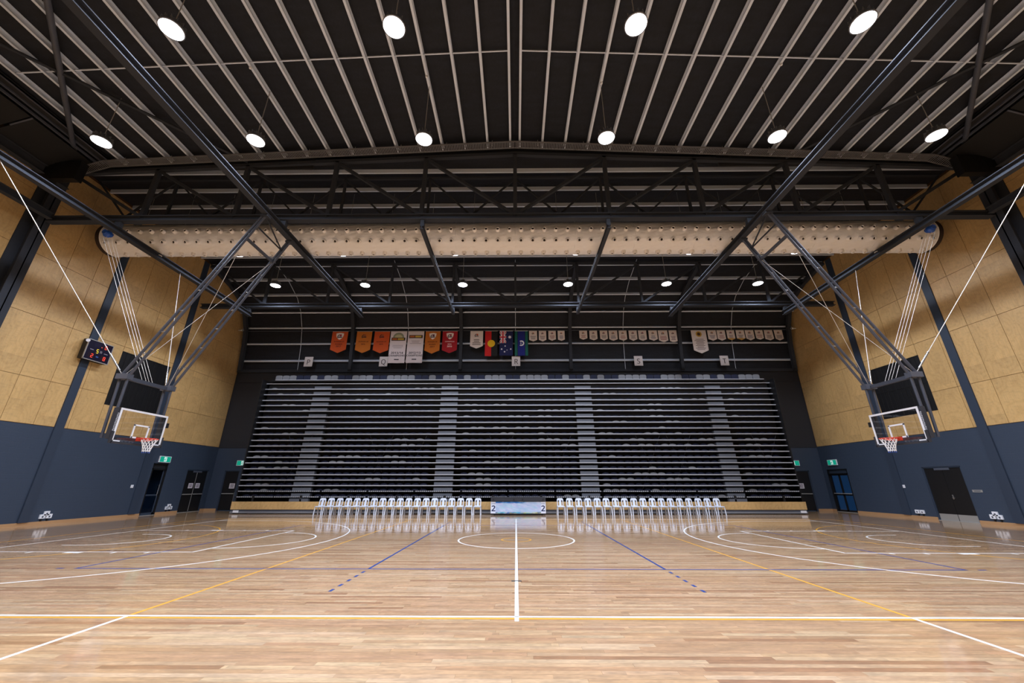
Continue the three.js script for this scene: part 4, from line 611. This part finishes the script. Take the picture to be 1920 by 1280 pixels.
{ // right: blue-tinted glass double door
  const d = door(4, 'glass double door with panic bars on the right wall'), X = WX + 0.08, f0 = 25.37, f1 = 27.0, m = (f0 + f1) / 2;
  part('frame', join(box(X - 0.08, X + 0.05, 0, 2.5, f0, f0 + 0.07), box(X - 0.08, X + 0.05, 0, 2.5, f1 - 0.07, f1), box(X - 0.08, X + 0.05, 2.2, 2.26, f0, f1), box(X - 0.08, X + 0.05, 2.46, 2.5, f0, f1)), M.black, d); part('transom', box(X - 0.01, X + 0.01, 2.26, 2.46, f0 + 0.07, f1 - 0.07), M.navyPlain, d);
  for (const [a, b] of [[f0 + 0.08, m - 0.005], [m + 0.005, f1 - 0.08]]) {
    const l = part('leaf', join(box(X - 0.02, X + 0.02, 0.02, 2.2, a, a + 0.06), box(X - 0.02, X + 0.02, 0.02, 2.2, b - 0.06, b), box(X - 0.02, X + 0.02, 0.02, 0.12, a, b), box(X - 0.02, X + 0.02, 2.12, 2.2, a, b), box(X - 0.02, X + 0.02, 0.95, 1.03, a, b)), M.black, d);
    part('pane', box(X - 0.004, X + 0.004, 0.12, 2.12, a + 0.06, b - 0.06), M.doorGlass, l); part('panic_bar', box(X - 0.09, X - 0.03, 1.04, 1.09, a + 0.05, b - 0.05), M.galv, l);
  }
  part('threshold', box(WX + 0.2, WX - 0.02, 0, 0.02, f0, f1), M.galv, d);
}
for (const [n, x0, x1, s] of [[5, -19.4, -18.42, -1], [6, 18.3, 19.28, 1]]) {
  const d = door(n, 'dark single door ' + (s < 0 ? 'left' : 'right') + ' of the folded seating'), f = FEND + 0.08;
  part('frame', join(box(x0, x0 + 0.05, 0, 2.45, f - 0.05, f + 0.05), box(x1 - 0.05, x1, 0, 2.45, f - 0.05, f + 0.05), box(x0, x1, 2.4, 2.45, f - 0.05, f + 0.05)), M.navyPlain, d);
  const l = part('leaf', box(x0 + 0.05, x1 - 0.05, 0.015, 2.4, f - 0.02, f + 0.02), M.black, d); part('panic_bar', box(x0 + 0.1, x1 - 0.1, 1.0, 1.05, f - 0.08, f - 0.03), M.galv, l);
  const g = new THREE.PlaneGeometry(0.36, 0.32); g.translate(s < 0 ? x1 - 0.33 : x0 + 0.3, 1.5, -(f - 0.023)); part('notice', g, noteMat, l); part('edge_strip', box(s < 0 ? x1 - 0.08 : x0 + 0.05, s < 0 ? x1 - 0.05 : x0 + 0.08, 0.05, 1.1, f - 0.026, f - 0.02), M.galv, l);
}

// ---------- outlets, switches, plate ----------
const outlets = [[-1, 18.17, 3, 'white power outlets low on the left wall, near the scoreboard column'], [-1, 24.5, 3, 'white power outlets low on the left wall, between the two doors'], [1, 21.5, 2, 'white power outlets low on the right wall, left of the black double door'], [1, 18.18, 3, 'white power outlets low on the right wall, right of the black double door']];
for (const [s, f, n, l] of outlets) {
  const t = thing('power_outlet', l, 'outlet', [s * (WX - 0.02), 0.22, f]), X = s * WX, Xi = s * (WX - 0.05);
  [[-0.13, 0.32], [0.13, 0.32], [0, 0.44]].slice(0, n).forEach(([df, y]) => { const b = part('outlet_plate', box(X, Xi, y - 0.085, y + 0.085, f + df - 0.1, f + df + 0.1), M.white, t); part('socket', box(Xi, s * (WX - 0.056), y - 0.05, y + 0.02, f + df - 0.03, f + df + 0.03), M.steelGrey, b); });
  for (const q of [-0.13, 0.11]) part('conduit', box(X, s * (WX - 0.03), 0.13, 0.24, f + q - 0.03, f + q + 0.03), M.black, t);
}
for (const [s, f, l] of [[-1, 21.79, 'small white light switch left of the single glass door'], [1, 21.95, 'small white light switch left of the black double door']]) { const t = thing('light_switch', l, 'switch', [s * WX, 1.43, f]), b = part('plate', box(s * WX, s * (WX - 0.02), 1.43, 1.58, f - 0.07, f + 0.07), M.white, t); part('rocker', box(s * (WX - 0.02), s * (WX - 0.028), 1.48, 1.53, f - 0.02, f + 0.02), M.paper, b); }
{ const t = thing('door_plate', 'narrow metal plate on the wall right of the black double door', 'sign', [WX, 1.28, 18.55]); part('plate', box(WX, WX - 0.012, 1.28, 1.38, 18.35, 18.75), M.galv, t); part('print', box(WX - 0.012, WX - 0.014, 1.315, 1.345, 18.42, 18.68), M.steelGrey, t); }

// ---------- hand over ----------
scene.traverse((o) => { if (o.isMesh) { o.castShadow = true; o.receiveShadow = true; } delete o.userData.made; });
renderer.render(scene, camera);
